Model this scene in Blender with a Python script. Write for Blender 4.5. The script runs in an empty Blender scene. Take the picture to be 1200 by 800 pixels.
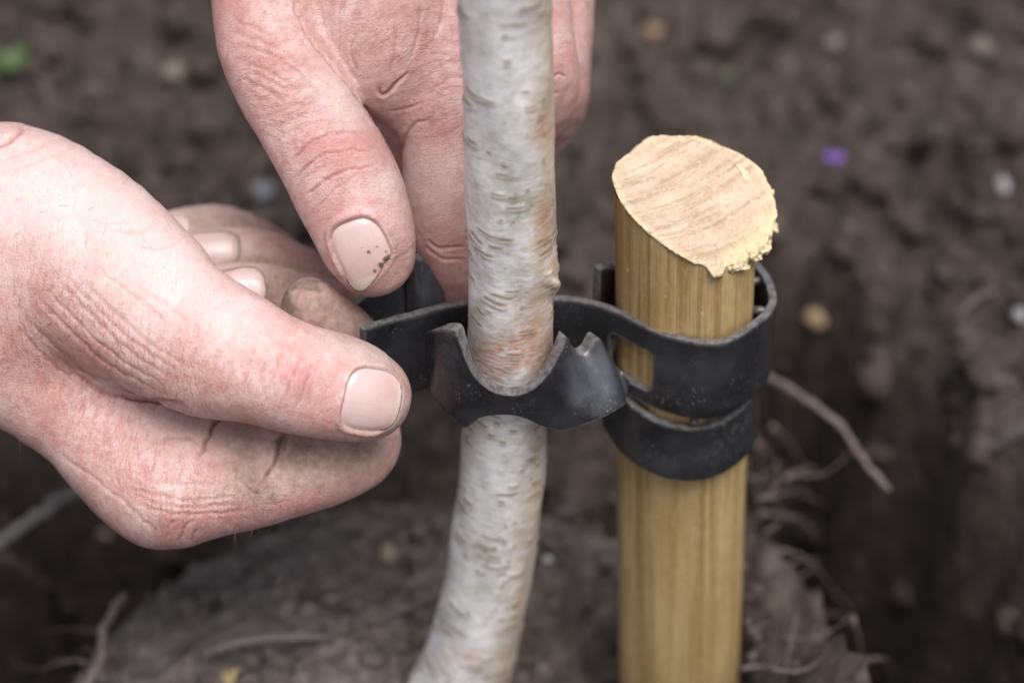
import bpy, math, random
import numpy as np
from mathutils import Vector, Matrix

# ------------------------------------------------------------------ camera, world, sun, exposure
scene = bpy.context.scene
COL = scene.collection
random.seed(7); np.random.seed(7)

PITCH = math.radians(40.0)
DIST, FPX = 600.0, 2700.0            # mm to the tie, focal length in photo pixels
TIE_Z = 0.130                        # height of the tie above the soil (m)
SP, CP = math.sin(PITCH), math.cos(PITCH)
CAM_LOC = np.array([0.0, -DIST*CP/1000, TIE_Z + DIST*SP/1000])
CAM_R = np.array([[1, 0, 0], [0, SP, -CP], [0, CP, SP]]).T   # rows: cam axes -> world
cam_data = bpy.data.cameras.new('camera')
cam = bpy.data.objects.new('camera', cam_data); COL.objects.link(cam)
cam.location = CAM_LOC.tolist(); cam.rotation_euler = (math.pi/2 - PITCH, 0, 0)
cam_data.sensor_width = 36.0; cam_data.lens = FPX/1200*36
cam_data.clip_start = 0.02; cam_data.clip_end = 500
cam_data.dof.use_dof = True
cam_data.dof.focus_distance = 0.582
cam_data.dof.aperture_fstop = 5.9
cam_data.dof.aperture_blades = 0
scene.camera = cam

world = bpy.data.worlds.new('World'); scene.world = world; world.use_nodes = True
SUN_EL, SUN_AZ = math.radians(68), math.radians(155)     # azimuth clockwise from +Y
wn, wl = world.node_tree.nodes, world.node_tree.links
sky = wn.new('ShaderNodeTexSky'); sky.sky_type = 'NISHITA'; sky.sun_disc = False
sky.sun_elevation = SUN_EL; sky.sun_rotation = SUN_AZ
sky.air_density = 1.0; sky.dust_density = 4.0; sky.ozone_density = 1.0
hsv = wn.new('ShaderNodeHueSaturation'); hsv.inputs['Saturation'].default_value = 0.42
wl.new(sky.outputs[0], hsv.inputs['Color'])
bg = wn['Background']; bg.inputs['Strength'].default_value = 0.066
wl.new(hsv.outputs[0], bg.inputs['Color'])

sd = bpy.data.lights.new('sun', 'SUN'); sd.energy = 1.5; sd.angle = math.radians(38)
sd.color = (1.0, 0.965, 0.93)
sun = bpy.data.objects.new('sun', sd); COL.objects.link(sun)
sdir = Vector((math.sin(SUN_AZ)*math.cos(SUN_EL), math.cos(SUN_AZ)*math.cos(SUN_EL), math.sin(SUN_EL)))
sun.rotation_euler = sdir.to_track_quat('Z', 'Y').to_euler(); sun.location = (0, 0, 3)

vs = scene.view_settings
vs.view_transform = 'Standard'; vs.look = 'None'; vs.gamma = 1.0; vs.exposure = 1.03
vs.use_curve_mapping = False
scene.render.engine = 'CYCLES'
scene.cycles.use_denoising = True
scene.cycles.max_bounces = 8

# ------------------------------------------------------------------ coordinate helpers (mm)
def px2cam(px, py, z):
    """photo pixel + mm towards the camera from the focus plane -> camera-aligned mm"""
    d = DIST - np.asarray(z, float)
    return np.stack([(np.asarray(px, float)-600)/FPX*d, (400-np.asarray(py, float))/FPX*d, np.asarray(z, float)+0*d], -1)
def cam2rel(p):
    """camera-aligned mm -> upright mm (x right, y away, z up) about the tie"""
    p = np.asarray(p, float)
    return np.stack([p[..., 0], p[..., 1]*SP - p[..., 2]*CP, p[..., 1]*CP + p[..., 2]*SP], -1)
def rel2cam(p):
    p = np.asarray(p, float)
    return np.stack([p[..., 0], p[..., 1]*SP + p[..., 2]*CP, -p[..., 1]*CP + p[..., 2]*SP], -1)
def rel2world(p): return np.asarray(p, float)/1000 + np.array([0, 0, TIE_Z])
def cam2world(p): return rel2world(cam2rel(p))
def cam2px(p):
    d = DIST - p[..., 2]
    return np.stack([600 + p[..., 0]/d*FPX, 400 - p[..., 1]/d*FPX], -1)
CAM_REL = cam2rel(np.array([0, 0, DIST]))
def ray(px, py):
    return cam2rel(px2cam(px, py, 0)) - CAM_REL
def on_z(px, py, z):          # where the pixel's ray meets a level plane (upright mm)
    r = ray(px, py); return CAM_REL + r*((z - CAM_REL[2])/r[2])
def on_y(px, py, y):          # where it meets an upright plane facing the camera
    r = ray(px, py); return CAM_REL + r*((y - CAM_REL[1])/r[1])

# ------------------------------------------------------------------ noise, splines
_rs = np.random.RandomState(3)
_perm = np.tile(_rs.permutation(256), 3)
_g3 = _rs.normal(size=(256, 3)); _g3 /= np.linalg.norm(_g3, axis=1)[:, None]
_g3 = _g3.astype(np.float32)
def perlin(p):
    p = np.asarray(p, np.float32); i = np.floor(p).astype(np.int64); f = p - i; i &= 255
    u = f*f*f*(f*(f*6-15)+10)
    r = 0
    for dx in (0, 1):
        wx = u[:, 0] if dx else 1-u[:, 0]
        a = _perm[i[:, 0]+dx]
        for dy in (0, 1):
            wy = u[:, 1] if dy else 1-u[:, 1]
            b = _perm[a + i[:, 1]+dy]
            for dz in (0, 1):
                wz = u[:, 2] if dz else 1-u[:, 2]
                g = _g3[_perm[b + i[:, 2]+dz]]
                r = r + wx*wy*wz*(g[:, 0]*(f[:, 0]-dx)+g[:, 1]*(f[:, 1]-dy)+g[:, 2]*(f[:, 2]-dz))
    return r*1.6
def fbm(p, oct=4, gain=0.5, lac=2.03):
    r = 0; a = 1.0
    for o in range(oct):
        r = r + a*perlin(np.asarray(p)*lac**o + 17.3*o); a *= gain
    return r
def catmull(P, sub):
    P = np.asarray(P, float); Q = np.vstack([2*P[0]-P[1], P, 2*P[-1]-P[-2]])
    out = []
    for i in range(1, len(Q)-2):
        for s in range(sub):
            t = s/sub
            out.append(0.5*((2*Q[i]) + (-Q[i-1]+Q[i+1])*t + (2*Q[i-1]-5*Q[i]+4*Q[i+1]-Q[i+2])*t*t + (-Q[i-1]+3*Q[i]-3*Q[i+1]+Q[i+2])*t**3))
    out.append(P[-1]); return np.array(out)
def sstep(a, b, x):
    t = np.clip((x-a)/(b-a), 0, 1); return t*t*(3-2*t)
def poly_dist(q, P):
    """distance of 2D points q to polyline P, and the relative position along it"""
    P = np.asarray(P, float); best = np.full(len(q), 1e9); bt = np.zeros(len(q)); n = len(P)-1
    for i in range(n):
        a, b = P[i], P[i+1]; ab = b-a; t = np.clip(((q-a)@ab)/(ab@ab), 0, 1)
        d = np.linalg.norm(q-(a+t[:, None]*ab), axis=1); m = d < best
        best[m] = d[m]; bt[m] = (i+t[m])/n
    return best, bt

# ------------------------------------------------------------------ object helpers
def link(name, me, mat=None, parent=None, origin=(0, 0, 0), smooth=True):
    o = bpy.data.objects.new(name, me); COL.objects.link(o)
    if mat: me.materials.append(mat)
    if smooth and len(me.polygons): me.polygons.foreach_set('use_smooth', np.ones(len(me.polygons), bool))
    o.location = origin
    if parent is not None:
        o.parent = parent; base = Vector(parent.location)
        if parent.parent is not None: base = base + parent.parent.location
        o.location = Vector(origin) - base
    return o
def mesh(name, verts, faces, mat=None, parent=None, origin=(0, 0, 0), smooth=True, attrs=None):
    """verts in world metres"""
    v = np.asarray(verts, np.float64) - np.asarray(origin, float)
    me = bpy.data.meshes.new(name); me.vertices.add(len(v)); me.vertices.foreach_set('co', v.astype(np.float32).ravel())
    if isinstance(faces, np.ndarray):
        n, k = faces.shape; flat = faces.ravel(); tot = np.full(n, k, np.int32)
    else:
        tot = np.array([len(f) for f in faces], np.int32); flat = np.concatenate([np.asarray(f) for f in faces])
    me.loops.add(len(flat)); me.loops.foreach_set('vertex_index', flat.astype(np.int32))
    me.polygons.add(len(tot)); st = np.concatenate([[0], np.cumsum(tot)[:-1]]).astype(np.int32)
    me.polygons.foreach_set('loop_start', st); me.polygons.foreach_set('loop_total', tot)
    me.update(calc_edges=True)
    for k, a in (attrs or {}).items():
        a = np.asarray(a, np.float32)
        if a.ndim == 1:
            at = me.attributes.new(k, 'FLOAT', 'POINT'); at.data.foreach_set('value', a)
        else:
            at = me.attributes.new(k, 'FLOAT_VECTOR', 'POINT'); at.data.foreach_set('vector', a.ravel())
    return link(name, me, mat, parent, origin, smooth)
def empty(name, loc):
    o = bpy.data.objects.new(name, None); COL.objects.link(o); o.location = Vector(loc); o.empty_display_size = 0.02
    return o
def tag(o, label=None, cat=None, group=None, kind=None):
    if label: o['label'] = label
    if cat: o['category'] = cat
    if group: o['group'] = group
    if kind: o['kind'] = kind
    return o
def grid_faces(nu, nv, wrap_u=False, flip=False):
    i = np.arange(nu if wrap_u else nu-1); j = np.arange(nv-1)
    I, J = np.meshgrid(i, j, indexing='ij'); I2 = (I+1) % nu
    f = np.stack([I*nv+J, I2*nv+J, I2*nv+J+1, I*nv+J+1], -1).reshape(-1, 4)
    return f[:, ::-1] if flip else f
def tube(path, radii, nseg=10, jitter=0.0, seed=0):
    """closed tapered tube along a path (world units as given)"""
    P = np.asarray(path, float); n = len(P); T = np.gradient(P, axis=0); T /= np.linalg.norm(T, axis=1)[:, None]
    up = np.array([0.3, 0.2, 0.93]); V = []
    ang = np.linspace(0, 2*np.pi, nseg, endpoint=False); rr = np.random.RandomState(seed)
    for i in range(n):
        s = np.cross(T[i], up); s /= np.linalg.norm(s); w = np.cross(s, T[i])
        r = radii[i]*(1 + jitter*rr.uniform(-1, 1, nseg))
        V.append(P[i] + np.cos(ang)[:, None]*s*r[:, None] + np.sin(ang)[:, None]*w*r[:, None])
    V = np.vstack(V); F = []
    for i in range(n-1):
        for j in range(nseg):
            k = (j+1) % nseg; F.append((i*nseg+j, i*nseg+k, (i+1)*nseg+k, (i+1)*nseg+j))
    F.append(tuple(range(nseg))[::-1]); F.append(tuple((n-1)*nseg+j for j in range(nseg)))
    return V, F

# ------------------------------------------------------------------ material helpers
class NT:
    def __init__(s, name):
        s.m = bpy.data.materials.new(name); s.m.use_nodes = True; s.t = s.m.node_tree; s.b = s.t.nodes['Principled BSDF']
    def n(s, typ, **kw):
        nd = s.t.nodes.new(typ)
        for k, v in kw.items():
            if k.startswith('_'): setattr(nd, k[1:], v)
            else:
                key = int(k[1:]) if k[0] == 'i' and k[1:].isdigit() else k.replace('__', ' ')
                s.set(nd.inputs[key], v)
        return nd
    def set(s, sock, v):
        if isinstance(v, bpy.types.NodeSocket): s.t.links.new(v, sock)
        else: sock.default_value = v
    def P(s, **kw):
        for k, v in kw.items(): s.set(s.b.inputs[k.replace('__', ' ')], v)
    def attr(s, name): return s.n('ShaderNodeAttribute', _attribute_name=name)
    def math(s, op, a, b=0.0, clamp=False):
        nd = s.n('ShaderNodeMath', _operation=op, _use_clamp=clamp); s.set(nd.inputs[0], a); s.set(nd.inputs[1], b); return nd.outputs[0]
    def mix(s, fac, a, b, mode='MIX'):
        nd = s.n('ShaderNodeMix', _data_type='RGBA', _blend_type=mode); s.set(nd.inputs[0], fac); s.set(nd.inputs[6], a); s.set(nd.inputs[7], b); return nd.outputs[2]
    def ramp(s, fac, stops, interp='LINEAR'):
        nd = s.n('ShaderNodeValToRGB'); s.set(nd.inputs[0], fac); e = nd.color_ramp.elements; nd.color_ramp.interpolation = interp
        while len(e) < len(stops): e.new(0.5)
        for el, (p, c) in zip(e, stops): el.position = p; el.color = (c, c, c, 1) if isinstance(c, (int, float)) else (*c, 1)
        return nd.outputs[0]
    def coord(s): return s.n('ShaderNodeTexCoord').outputs['Object']
    def map(s, vec, scale=(1, 1, 1), loc=(0, 0, 0), rot=(0, 0, 0)):
        nd = s.n('ShaderNodeMapping'); s.set(nd.inputs['Vector'], vec); nd.inputs['Scale'].default_value = scale
        nd.inputs['Location'].default_value = loc; nd.inputs['Rotation'].default_value = rot; return nd.outputs[0]
    def noise(s, vec, scale=5, detail=4, rough=0.5, dist=0.0):
        nd = s.n('ShaderNodeTexNoise'); s.set(nd.inputs['Vector'], vec); nd.inputs['Scale'].default_value = scale
        nd.inputs['Detail'].default_value = detail; nd.inputs['Roughness'].default_value = rough; nd.inputs['Distortion'].default_value = dist
        return nd.outputs['Fac']
    def voro(s, vec, scale=5, feature='F1', rnd=1.0):
        nd = s.n('ShaderNodeTexVoronoi', _feature=feature); s.set(nd.inputs['Vector'], vec); nd.inputs['Scale'].default_value = scale
        nd.inputs['Randomness'].default_value = rnd; return nd.outputs['Distance']
    def bump(s, h, strength=0.5, dist=0.0005, normal=None):
        nd = s.n('ShaderNodeBump'); s.set(nd.inputs['Height'], h); s.set(nd.inputs['Strength'], strength); nd.inputs['Distance'].default_value = dist
        if normal is not None: s.set(nd.inputs['Normal'], normal)
        return nd.outputs[0]

# ------------------------------------------------------------------ materials
def mat_skin():
    m = NT('skin'); co = m.coord()
    bone = m.attr('bone').outputs['Vector']; dirt = m.attr('dirt').outputs['Fac']; red = m.attr('red').outputs['Fac']
    crease = m.attr('crease').outputs['Fac']; pale = m.attr('pale').outputs['Fac']; wr = m.attr('wrinkle').outputs['Fac']
    n1 = m.noise(co, 85, 5, 0.62); n2 = m.noise(co, 380, 5, 0.68); n3 = m.noise(co, 1300, 3, 0.6)
    base = m.mix(m.ramp(n1, [(0.34, 0), (0.66, 1)]), (0.60, 0.35, 0.31, 1), (0.75, 0.55, 0.525, 1))
    base = m.mix(m.ramp(n2, [(0.44, 0), (0.70, 0.70)]), base, (0.50, 0.22, 0.185, 1))
    base = m.mix(m.math('MULTIPLY', pale, 0.78), base, m.mix(n2, (0.74, 0.59, 0.57, 1), (0.83, 0.71, 0.70, 1)))
    base = m.mix(m.math('MULTIPLY', red, m.math('MULTIPLY', m.ramp(n2, [(0.3, 1.0), (0.7, 0.55)]), m.ramp(m.noise(co, 190, 4, 0.65), [(0.36, 0.35), (0.62, 1.0)]))), base, (0.62, 0.22, 0.23, 1))
    v = m.voro(co, 260); fr = m.ramp(v, [(0.04, 1), (0.10, 0)])
    fr = m.math('MULTIPLY', fr, m.ramp(m.noise(co, 90, 2), [(0.57, 0), (0.64, 0.6)]))
    base = m.mix(fr, base, (0.36, 0.13, 0.10, 1))
    # transverse skin lines
    w1 = m.noise(m.map(bone, (950, 260, 260)), 1.0, 3, 0.55, 0.9); wline = m.ramp(w1, [(0.38, 0), (0.50, 1)])
    w2 = m.noise(m.map(bone, (2400, 1000, 1000)), 1.0, 3, 0.6, 0.6)
    lines_col = m.math('MULTIPLY', m.math('SUBTRACT', 1.0, wline), m.math('MULTIPLY', wr, 0.36))
    base = m.mix(lines_col, base, (0.44, 0.18, 0.15, 1))
    base = m.mix(m.math('MULTIPLY', m.ramp(w2, [(0.36, 1), (0.5, 0)]), 0.20), base, (0.40, 0.17, 0.14, 1))
    base = m.mix(m.math('MULTIPLY', crease, 0.62), base, (0.38, 0.125, 0.105, 1))
    # soil rubbed into the skin
    dn = m.noise(co, 650, 6, 0.7); dd = m.math('ADD', dirt, m.math('MULTIPLY', m.math('SUBTRACT', dn, 0.5), m.math('MULTIPLY', m.math('MINIMUM', dirt, 0.6), 2.2)), clamp=True)
    dd = m.math('MULTIPLY', dd, 0.9); hvy = m.ramp(dirt, [(0.62, 0), (1.0, 1)])
    base = m.mix(dd, base, m.mix(hvy, m.mix(n3, (0.125, 0.092, 0.07, 1), (0.33, 0.25, 0.19, 1)), m.mix(n3, (0.06, 0.045, 0.035, 1), (0.19, 0.145, 0.105, 1))))
    speck = m.math('MULTIPLY', m.ramp(m.voro(co, 900), [(0.12, 1), (0.20, 0)]), m.ramp(m.math('MULTIPLY', dirt, m.noise(co, 300, 3)), [(0.36, 0), (0.46, 0.7)]))
    base = m.mix(speck, base, (0.07, 0.052, 0.04, 1))
    # relief
    cell = m.voro(m.map(co, (1, 1, 1)), 1150, 'DISTANCE_TO_EDGE'); cellb = m.ramp(cell, [(0.0, 0), (0.16, 1)])
    h = m.math('ADD', m.math('MULTIPLY', cellb, 0.40), m.math('MULTIPLY', n2, 0.9))
    h = m.math('ADD', h, m.math('MULTIPLY', w2, 0.85))
    h = m.math('ADD', h, m.math('MULTIPLY', m.math('MULTIPLY', wline, wr), 1.15))
    h = m.math('ADD', h, m.math('MULTIPLY', speck, 1.0)); h = m.math('ADD', h, m.math('MULTIPLY', m.math('MULTIPLY', dn, dd), 0.8))
    nor = m.bump(h, 0.58, 0.00028)
    m.P(Base__Color=base, Roughness=m.math('ADD', m.ramp(n2, [(0.3, 0.31), (0.7, 0.50)]), m.math('MULTIPLY', dd, 0.4)), Normal=nor, Subsurface__Weight=m.math('SUBTRACT', 0.30, m.math('MULTIPLY', dd, 0.28)),
        Subsurface__Scale=0.0016, Specular__IOR__Level=0.5)
    m.b.inputs['Subsurface Radius'].default_value = (1.0, 0.36, 0.22)
    return m.m
def mat_nail():
    m = NT('fingernail'); co = m.coord(); uv = m.attr('nuv').outputs['Vector']
    sx = m.n('ShaderNodeSeparateXYZ', i0=uv); a, b = sx.outputs[0], sx.outputs[1]     # a: -1 root .. 1 tip
    n1 = m.noise(co, 150, 3); ridge = m.noise(m.map(uv, (0.6, 14, 1)), 1.0, 3, 0.6)
    c = m.mix(m.ramp(n1, [(0.35, 0), (0.65, 1)]), (0.57, 0.345, 0.325, 1), (0.64, 0.455, 0.43, 1))
    c = m.mix(m.ramp(m.math('ADD', a, m.math('MULTIPLY', n1, 0.5)), [(0.0, 0.55), (0.9, 0.0)]), c, (0.70, 0.57, 0.56, 1))
    tip = m.ramp(m.math('ADD', a, m.math('MULTIPLY', m.math('SUBTRACT', ridge, 0.5), 0.12)), [(0.78, 0), (0.86, 1)])
    c = m.mix(tip, c, (0.66, 0.55, 0.47, 1))
    dirt = m.attr('dirt').outputs['Fac']; dn = m.noise(co, 700, 5, 0.7)
    d = m.ramp(m.math('ADD', dirt, m.math('MULTIPLY', m.math('SUBTRACT', dn, 0.5), 1.1)), [(0.45, 0), (0.75, 0.95)])
    c = m.mix(d, c, (0.11, 0.08, 0.06, 1))
    c = m.mix(m.ramp(ridge, [(0.35, 0.10), (0.5, 0)]), c, (0.50, 0.34, 0.30, 1)); lun = m.ramp(m.math('ADD', a, m.math('MULTIPLY', m.math('MULTIPLY', b, b), 0.5)), [(0.08, 0.5), (0.22, 0)])
    nor = m.bump(m.math('ADD', ridge, m.math('MULTIPLY', n1, 0.3)), 0.22, 0.0004)
    m.P(Base__Color=c, Roughness=m.math('ADD', 0.26, m.math('MULTIPLY', d, 0.5)), Normal=nor, Subsurface__Weight=0.15, Subsurface__Scale=0.0012)
    return m.m
def mat_rubber():
    m = NT('black_rubber'); co = m.coord()
    n1 = m.noise(co, 70, 5, 0.6); n2 = m.noise(co, 520, 6, 0.72); n3 = m.noise(co, 1700, 3, 0.6); big = m.noise(co, 42, 4, 0.6)
    c = m.mix(m.ramp(n1, [(0.35, 0), (0.7, 1)]), (0.011, 0.0118, 0.014, 1), (0.030, 0.032, 0.038, 1))
    dust = m.math('MULTIPLY', m.ramp(n2, [(0.46, 0), (0.70, 1)]), m.ramp(big, [(0.48, 0.0), (0.66, 0.5)]))
    c = m.mix(dust, c, (0.085, 0.08, 0.08, 1))
    painted_sheen = m.attr('painted_sheen').outputs['Fac']; c = m.mix(m.math('MULTIPLY', painted_sheen, m.ramp(n1, [(0.3, 0.35), (0.7, 0.75)])), c, (0.13, 0.137, 0.16, 1))  # bluish sky sheen mixed into the rubber colour
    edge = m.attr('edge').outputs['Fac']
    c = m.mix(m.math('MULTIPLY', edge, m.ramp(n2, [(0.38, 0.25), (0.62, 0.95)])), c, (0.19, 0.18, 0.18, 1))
    grit = m.math('MULTIPLY', m.ramp(m.noise(co, 1500, 3, 0.7), [(0.60, 0), (0.65, 1)]), m.ramp(m.noise(co, 95, 4, 0.7), [(0.52, 0), (0.62, 1.0)]))
    c = m.mix(grit, c, (0.25, 0.225, 0.20, 1))
    h = m.math('ADD', m.math('MULTIPLY', n2, 0.6), m.math('MULTIPLY', n3, 0.25)); h = m.math('ADD', h, m.math('MULTIPLY', grit, 0.9))
    rough = m.math('ADD', m.ramp(n1, [(0.3, 0.20), (0.7, 0.36)]), m.math('MULTIPLY', dust, 0.35))
    m.P(Base__Color=c, Roughness=rough, Normal=m.bump(h, 0.35, 0.00022), Specular__IOR__Level=0.7)
    return m.m
def mat_soil(name, dark, light, bump=0.9, sc=1.0):
    m = NT(name); co = m.coord()
    n1 = m.noise(co, 14*sc, 6, 0.65); n2 = m.noise(co, 110*sc, 5, 0.7); n3 = m.noise(co, 500*sc, 4, 0.6)
    c = m.mix(m.ramp(n1, [(0.3, 0), (0.7, 1)]), dark, light)
    c = m.mix(m.ramp(n2, [(0.48, 0.0), (0.72, 0.85)]), c, tuple(x*1.7 for x in light[:3])+(1,))
    c = m.mix(m.ramp(n2, [(0.30, 0.75), (0.46, 0.0)]), c, tuple(x*0.45 for x in dark[:3])+(1,))
    sp = m.math('MULTIPLY', m.ramp(m.voro(co, 220*sc), [(0.06, 1), (0.13, 0)]), m.ramp(m.noise(co, 60, 2), [(0.55, 0), (0.65, 0.8)]))
    c = m.mix(sp, c, (0.16, 0.125, 0.10, 1))
    h = m.math('ADD', n2, m.math('MULTIPLY', n3, 0.4))
    m.P(Base__Color=c, Roughness=0.88, Normal=m.bump(h, bump, 0.004), Specular__IOR__Level=0.25)
    return m.m
def mat_plain(name, c1, c2, scale=200, rough=0.7, bump=0.3, bdist=0.0006, stretch=(1, 1, 1)):
    m = NT(name); co = m.map(m.coord(), stretch); n1 = m.noise(co, scale, 5, 0.65)
    m.P(Base__Color=m.mix(m.ramp(n1, [(0.32, 0), (0.7, 1)]), (*c1, 1), (*c2, 1)), Roughness=rough, Normal=m.bump(n1, bump, bdist))
    return m.m
def mat_wood_side():
    m = NT('stake_wood'); uv = m.attr('wuv').outputs['Vector']      # x around (mm), y height (mm)
    co = m.coord()
    g = m.noise(m.map(uv, (0.50, 0.006, 1)), 1.0, 4, 0.6, 0.5); g2 = m.noise(m.map(uv, (3.2, 0.05, 1)), 1.0, 3, 0.6); big = m.noise(m.map(uv, (0.09, 0.02, 1)), 1.0, 4, 0.6)
    mott = m.noise(m.map(uv, (0.6, 0.22, 1)), 1.0, 5, 0.7)
    c = m.mix(m.ramp(big, [(0.35, 0), (0.65, 1)]), (0.48, 0.325, 0.135, 1), (0.60, 0.45, 0.24, 1))
    gm = m.ramp(m.noise(m.map(uv, (0.06, 0.003, 1), (7, 1, 0)), 1.0, 2), [(0.40, 0.35), (0.58, 1.0)])
    c = m.mix(m.math('MULTIPLY', m.ramp(g, [(0.42, 0.85), (0.50, 0.0)]), gm), c, (0.29, 0.165, 0.055, 1))
    c = m.mix(m.ramp(g2, [(0.44, 0.34), (0.58, 0.0)]), c, (0.30, 0.185, 0.07, 1))
    c = m.mix(m.ramp(mott, [(0.50, 0), (0.72, 0.5)]), c, (0.60, 0.47, 0.25, 1))
    c = m.mix(m.ramp(mott, [(0.32, 0.5), (0.46, 0)]), c, (0.36, 0.245, 0.085, 1))
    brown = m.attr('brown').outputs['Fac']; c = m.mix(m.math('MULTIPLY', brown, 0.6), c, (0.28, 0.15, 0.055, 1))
    sp = m.math('MULTIPLY', m.ramp(m.voro(m.map(uv, (0.25, 0.12, 1)), 1.0), [(0.06, 1), (0.10, 0)]), 0.6)
    c = m.mix(sp, c, (0.72, 0.64, 0.42, 1))
    fine = m.noise(m.map(uv, (5.0, 0.25, 1)), 1.0, 3, 0.7)
    h = m.math('ADD', m.math('MULTIPLY', g2, 0.7), m.math('MULTIPLY', fine, 0.5)); h = m.math('ADD', h, g)
    m.P(Base__Color=c, Roughness=0.62, Normal=m.bump(h, 0.4, 0.0004), Specular__IOR__Level=0.3)
    return m.m
def mat_wood_cut():
    m = NT('stake_cut_wood'); co = m.coord()
    d = m.map(co, (1, 1, 1), rot=(0, 0, math.radians(-38)))
    saw = m.noise(m.map(d, (45, 560, 45)), 1.0, 3, 0.6, 0.4); n1 = m.noise(co, 110, 5, 0.65); n2 = m.noise(co, 700, 4, 0.7)
    c = m.mix(m.ramp(n1, [(0.3, 0), (0.7, 1)]), (0.52, 0.375, 0.26, 1), (0.68, 0.55, 0.42, 1))
    c = m.mix(m.ramp(saw, [(0.36, 0.6), (0.52, 0)]), c, (0.36, 0.235, 0.145, 1))
    c = m.mix(m.ramp(n2, [(0.54, 0), (0.70, 0.7)]), c, (0.74, 0.64, 0.50, 1))
    rim = m.attr('rim').outputs['Fac']; c = m.mix(m.math('MULTIPLY', rim, m.ramp(n2, [(0.3, 0.5), (0.6, 1.0)])), c, (0.74, 0.63, 0.40, 1))
    h = m.math('ADD', m.math('MULTIPLY', saw, 1.3), m.math('MULTIPLY', n2, 0.5))
    m.P(Base__Color=c, Roughness=0.8, Normal=m.bump(h, 0.9, 0.0010), Specular__IOR__Level=0.2)
    return m.m
def mat_birch():
    m = NT('birch_bark'); uv = m.attr('wuv').outputs['Vector']; co = m.coord()
    big = m.noise(m.map(uv, (0.11, 0.07, 1)), 1.0, 5, 0.62, 0.5); band = m.noise(m.map(uv, (0.16, 0.9, 1)), 1.0, 4, 0.6, 0.4); fine = m.noise(m.map(uv, (0.9, 2.6, 1)), 1.0, 5, 0.72)
    patch = m.noise(m.map(uv, (0.20, 0.30, 1), (5, 9, 0)), 1.0, 5, 0.65, 0.8)
    c = m.mix(m.ramp(big, [(0.36, 0), (0.60, 1)]), (0.62, 0.60, 0.57, 1), (0.78, 0.775, 0.785, 1))
    c = m.mix(m.ramp(patch, [(0.50, 0), (0.60, 0.75)]), c, (0.84, 0.83, 0.86, 1))
    c = m.mix(m.ramp(patch, [(0.34, 0.6), (0.44, 0)]), c, (0.50, 0.44, 0.36, 1))
    c = m.mix(m.ramp(band, [(0.34, 0.25), (0.44, 0)]), c, (0.46, 0.40, 0.33, 1))
    c = m.mix(m.ramp(fine, [(0.30, 0.2), (0.45, 0)]), c, (0.42, 0.37, 0.32, 1))
    iso = m.noise(m.map(uv, (0.10, 1.1, 1), (3, 2, 0)), 1.0, 3, 0.6, 0.6); ln = m.ramp(iso, [(0.455, 0), (0.475, 1), (0.495, 0)])
    c = m.mix(m.math('MULTIPLY', ln, m.ramp(patch, [(0.4, 0.7), (0.55, 0.15)])), c, (0.33, 0.26, 0.19, 1))
    tan = m.attr('tan').outputs['Fac']; c = m.mix(m.math('MULTIPLY', tan, m.ramp(patch, [(0.3, 0.95), (0.65, 0.45)])), c, (0.50, 0.37, 0.24, 1))
    green = m.attr('green').outputs['Fac']; c = m.mix(m.math('MULTIPLY', green, m.ramp(m.noise(co, 260, 4, 0.7), [(0.35, 0.1), (0.62, 0.85)])), c, (0.29, 0.295, 0.165, 1))
    rust = m.attr('rust').outputs['Fac']; c = m.mix(m.math('MULTIPLY', rust, m.ramp(m.noise(m.map(uv, (0.35, 1.3, 1)), 1.0, 4, 0.7), [(0.38, 0), (0.6, 0.85)])), c, (0.52, 0.22, 0.13, 1))
    lent = m.attr('lent').outputs['Fac']; c = m.mix(m.math('MULTIPLY', lent, 0.95), c, (0.15, 0.10, 0.062, 1))
    lip = m.attr('lip').outputs['Fac']; c = m.mix(m.math('MULTIPLY', lip, 0.35), c, (0.64, 0.52, 0.38, 1))
    h = m.math('ADD', m.math('MULTIPLY', band, 0.2), m.math('MULTIPLY', fine, 0.45))
    m.P(Base__Color=c, Roughness=0.5, Normal=m.bump(h, 0.55, 0.0004), Specular__IOR__Level=0.4)
    return m.m

SKIN, NAIL, RUBBER = mat_skin(), mat_nail(), mat_rubber()
SOIL = mat_soil('dug_soil', (0.035, 0.0265, 0.0228, 1), (0.094, 0.0735, 0.065, 1))
BALL_SOIL = mat_soil('root_ball_soil', (0.095, 0.077, 0.070, 1), (0.165, 0.138, 0.128, 1), 0.8)
WOOD, CUT, BIRCH = mat_wood_side(), mat_wood_cut(), mat_birch()
ROOT = mat_plain('root_bark', (0.085, 0.062, 0.056), (0.17, 0.132, 0.12), 180)
ROOT_PALE = mat_plain('pale_root_bark', (0.12, 0.105, 0.10), (0.205, 0.185, 0.175), 180)
ROOT_DARK = mat_plain('dark_root_bark', (0.065, 0.048, 0.042), (0.15, 0.112, 0.10), 180)

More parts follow.
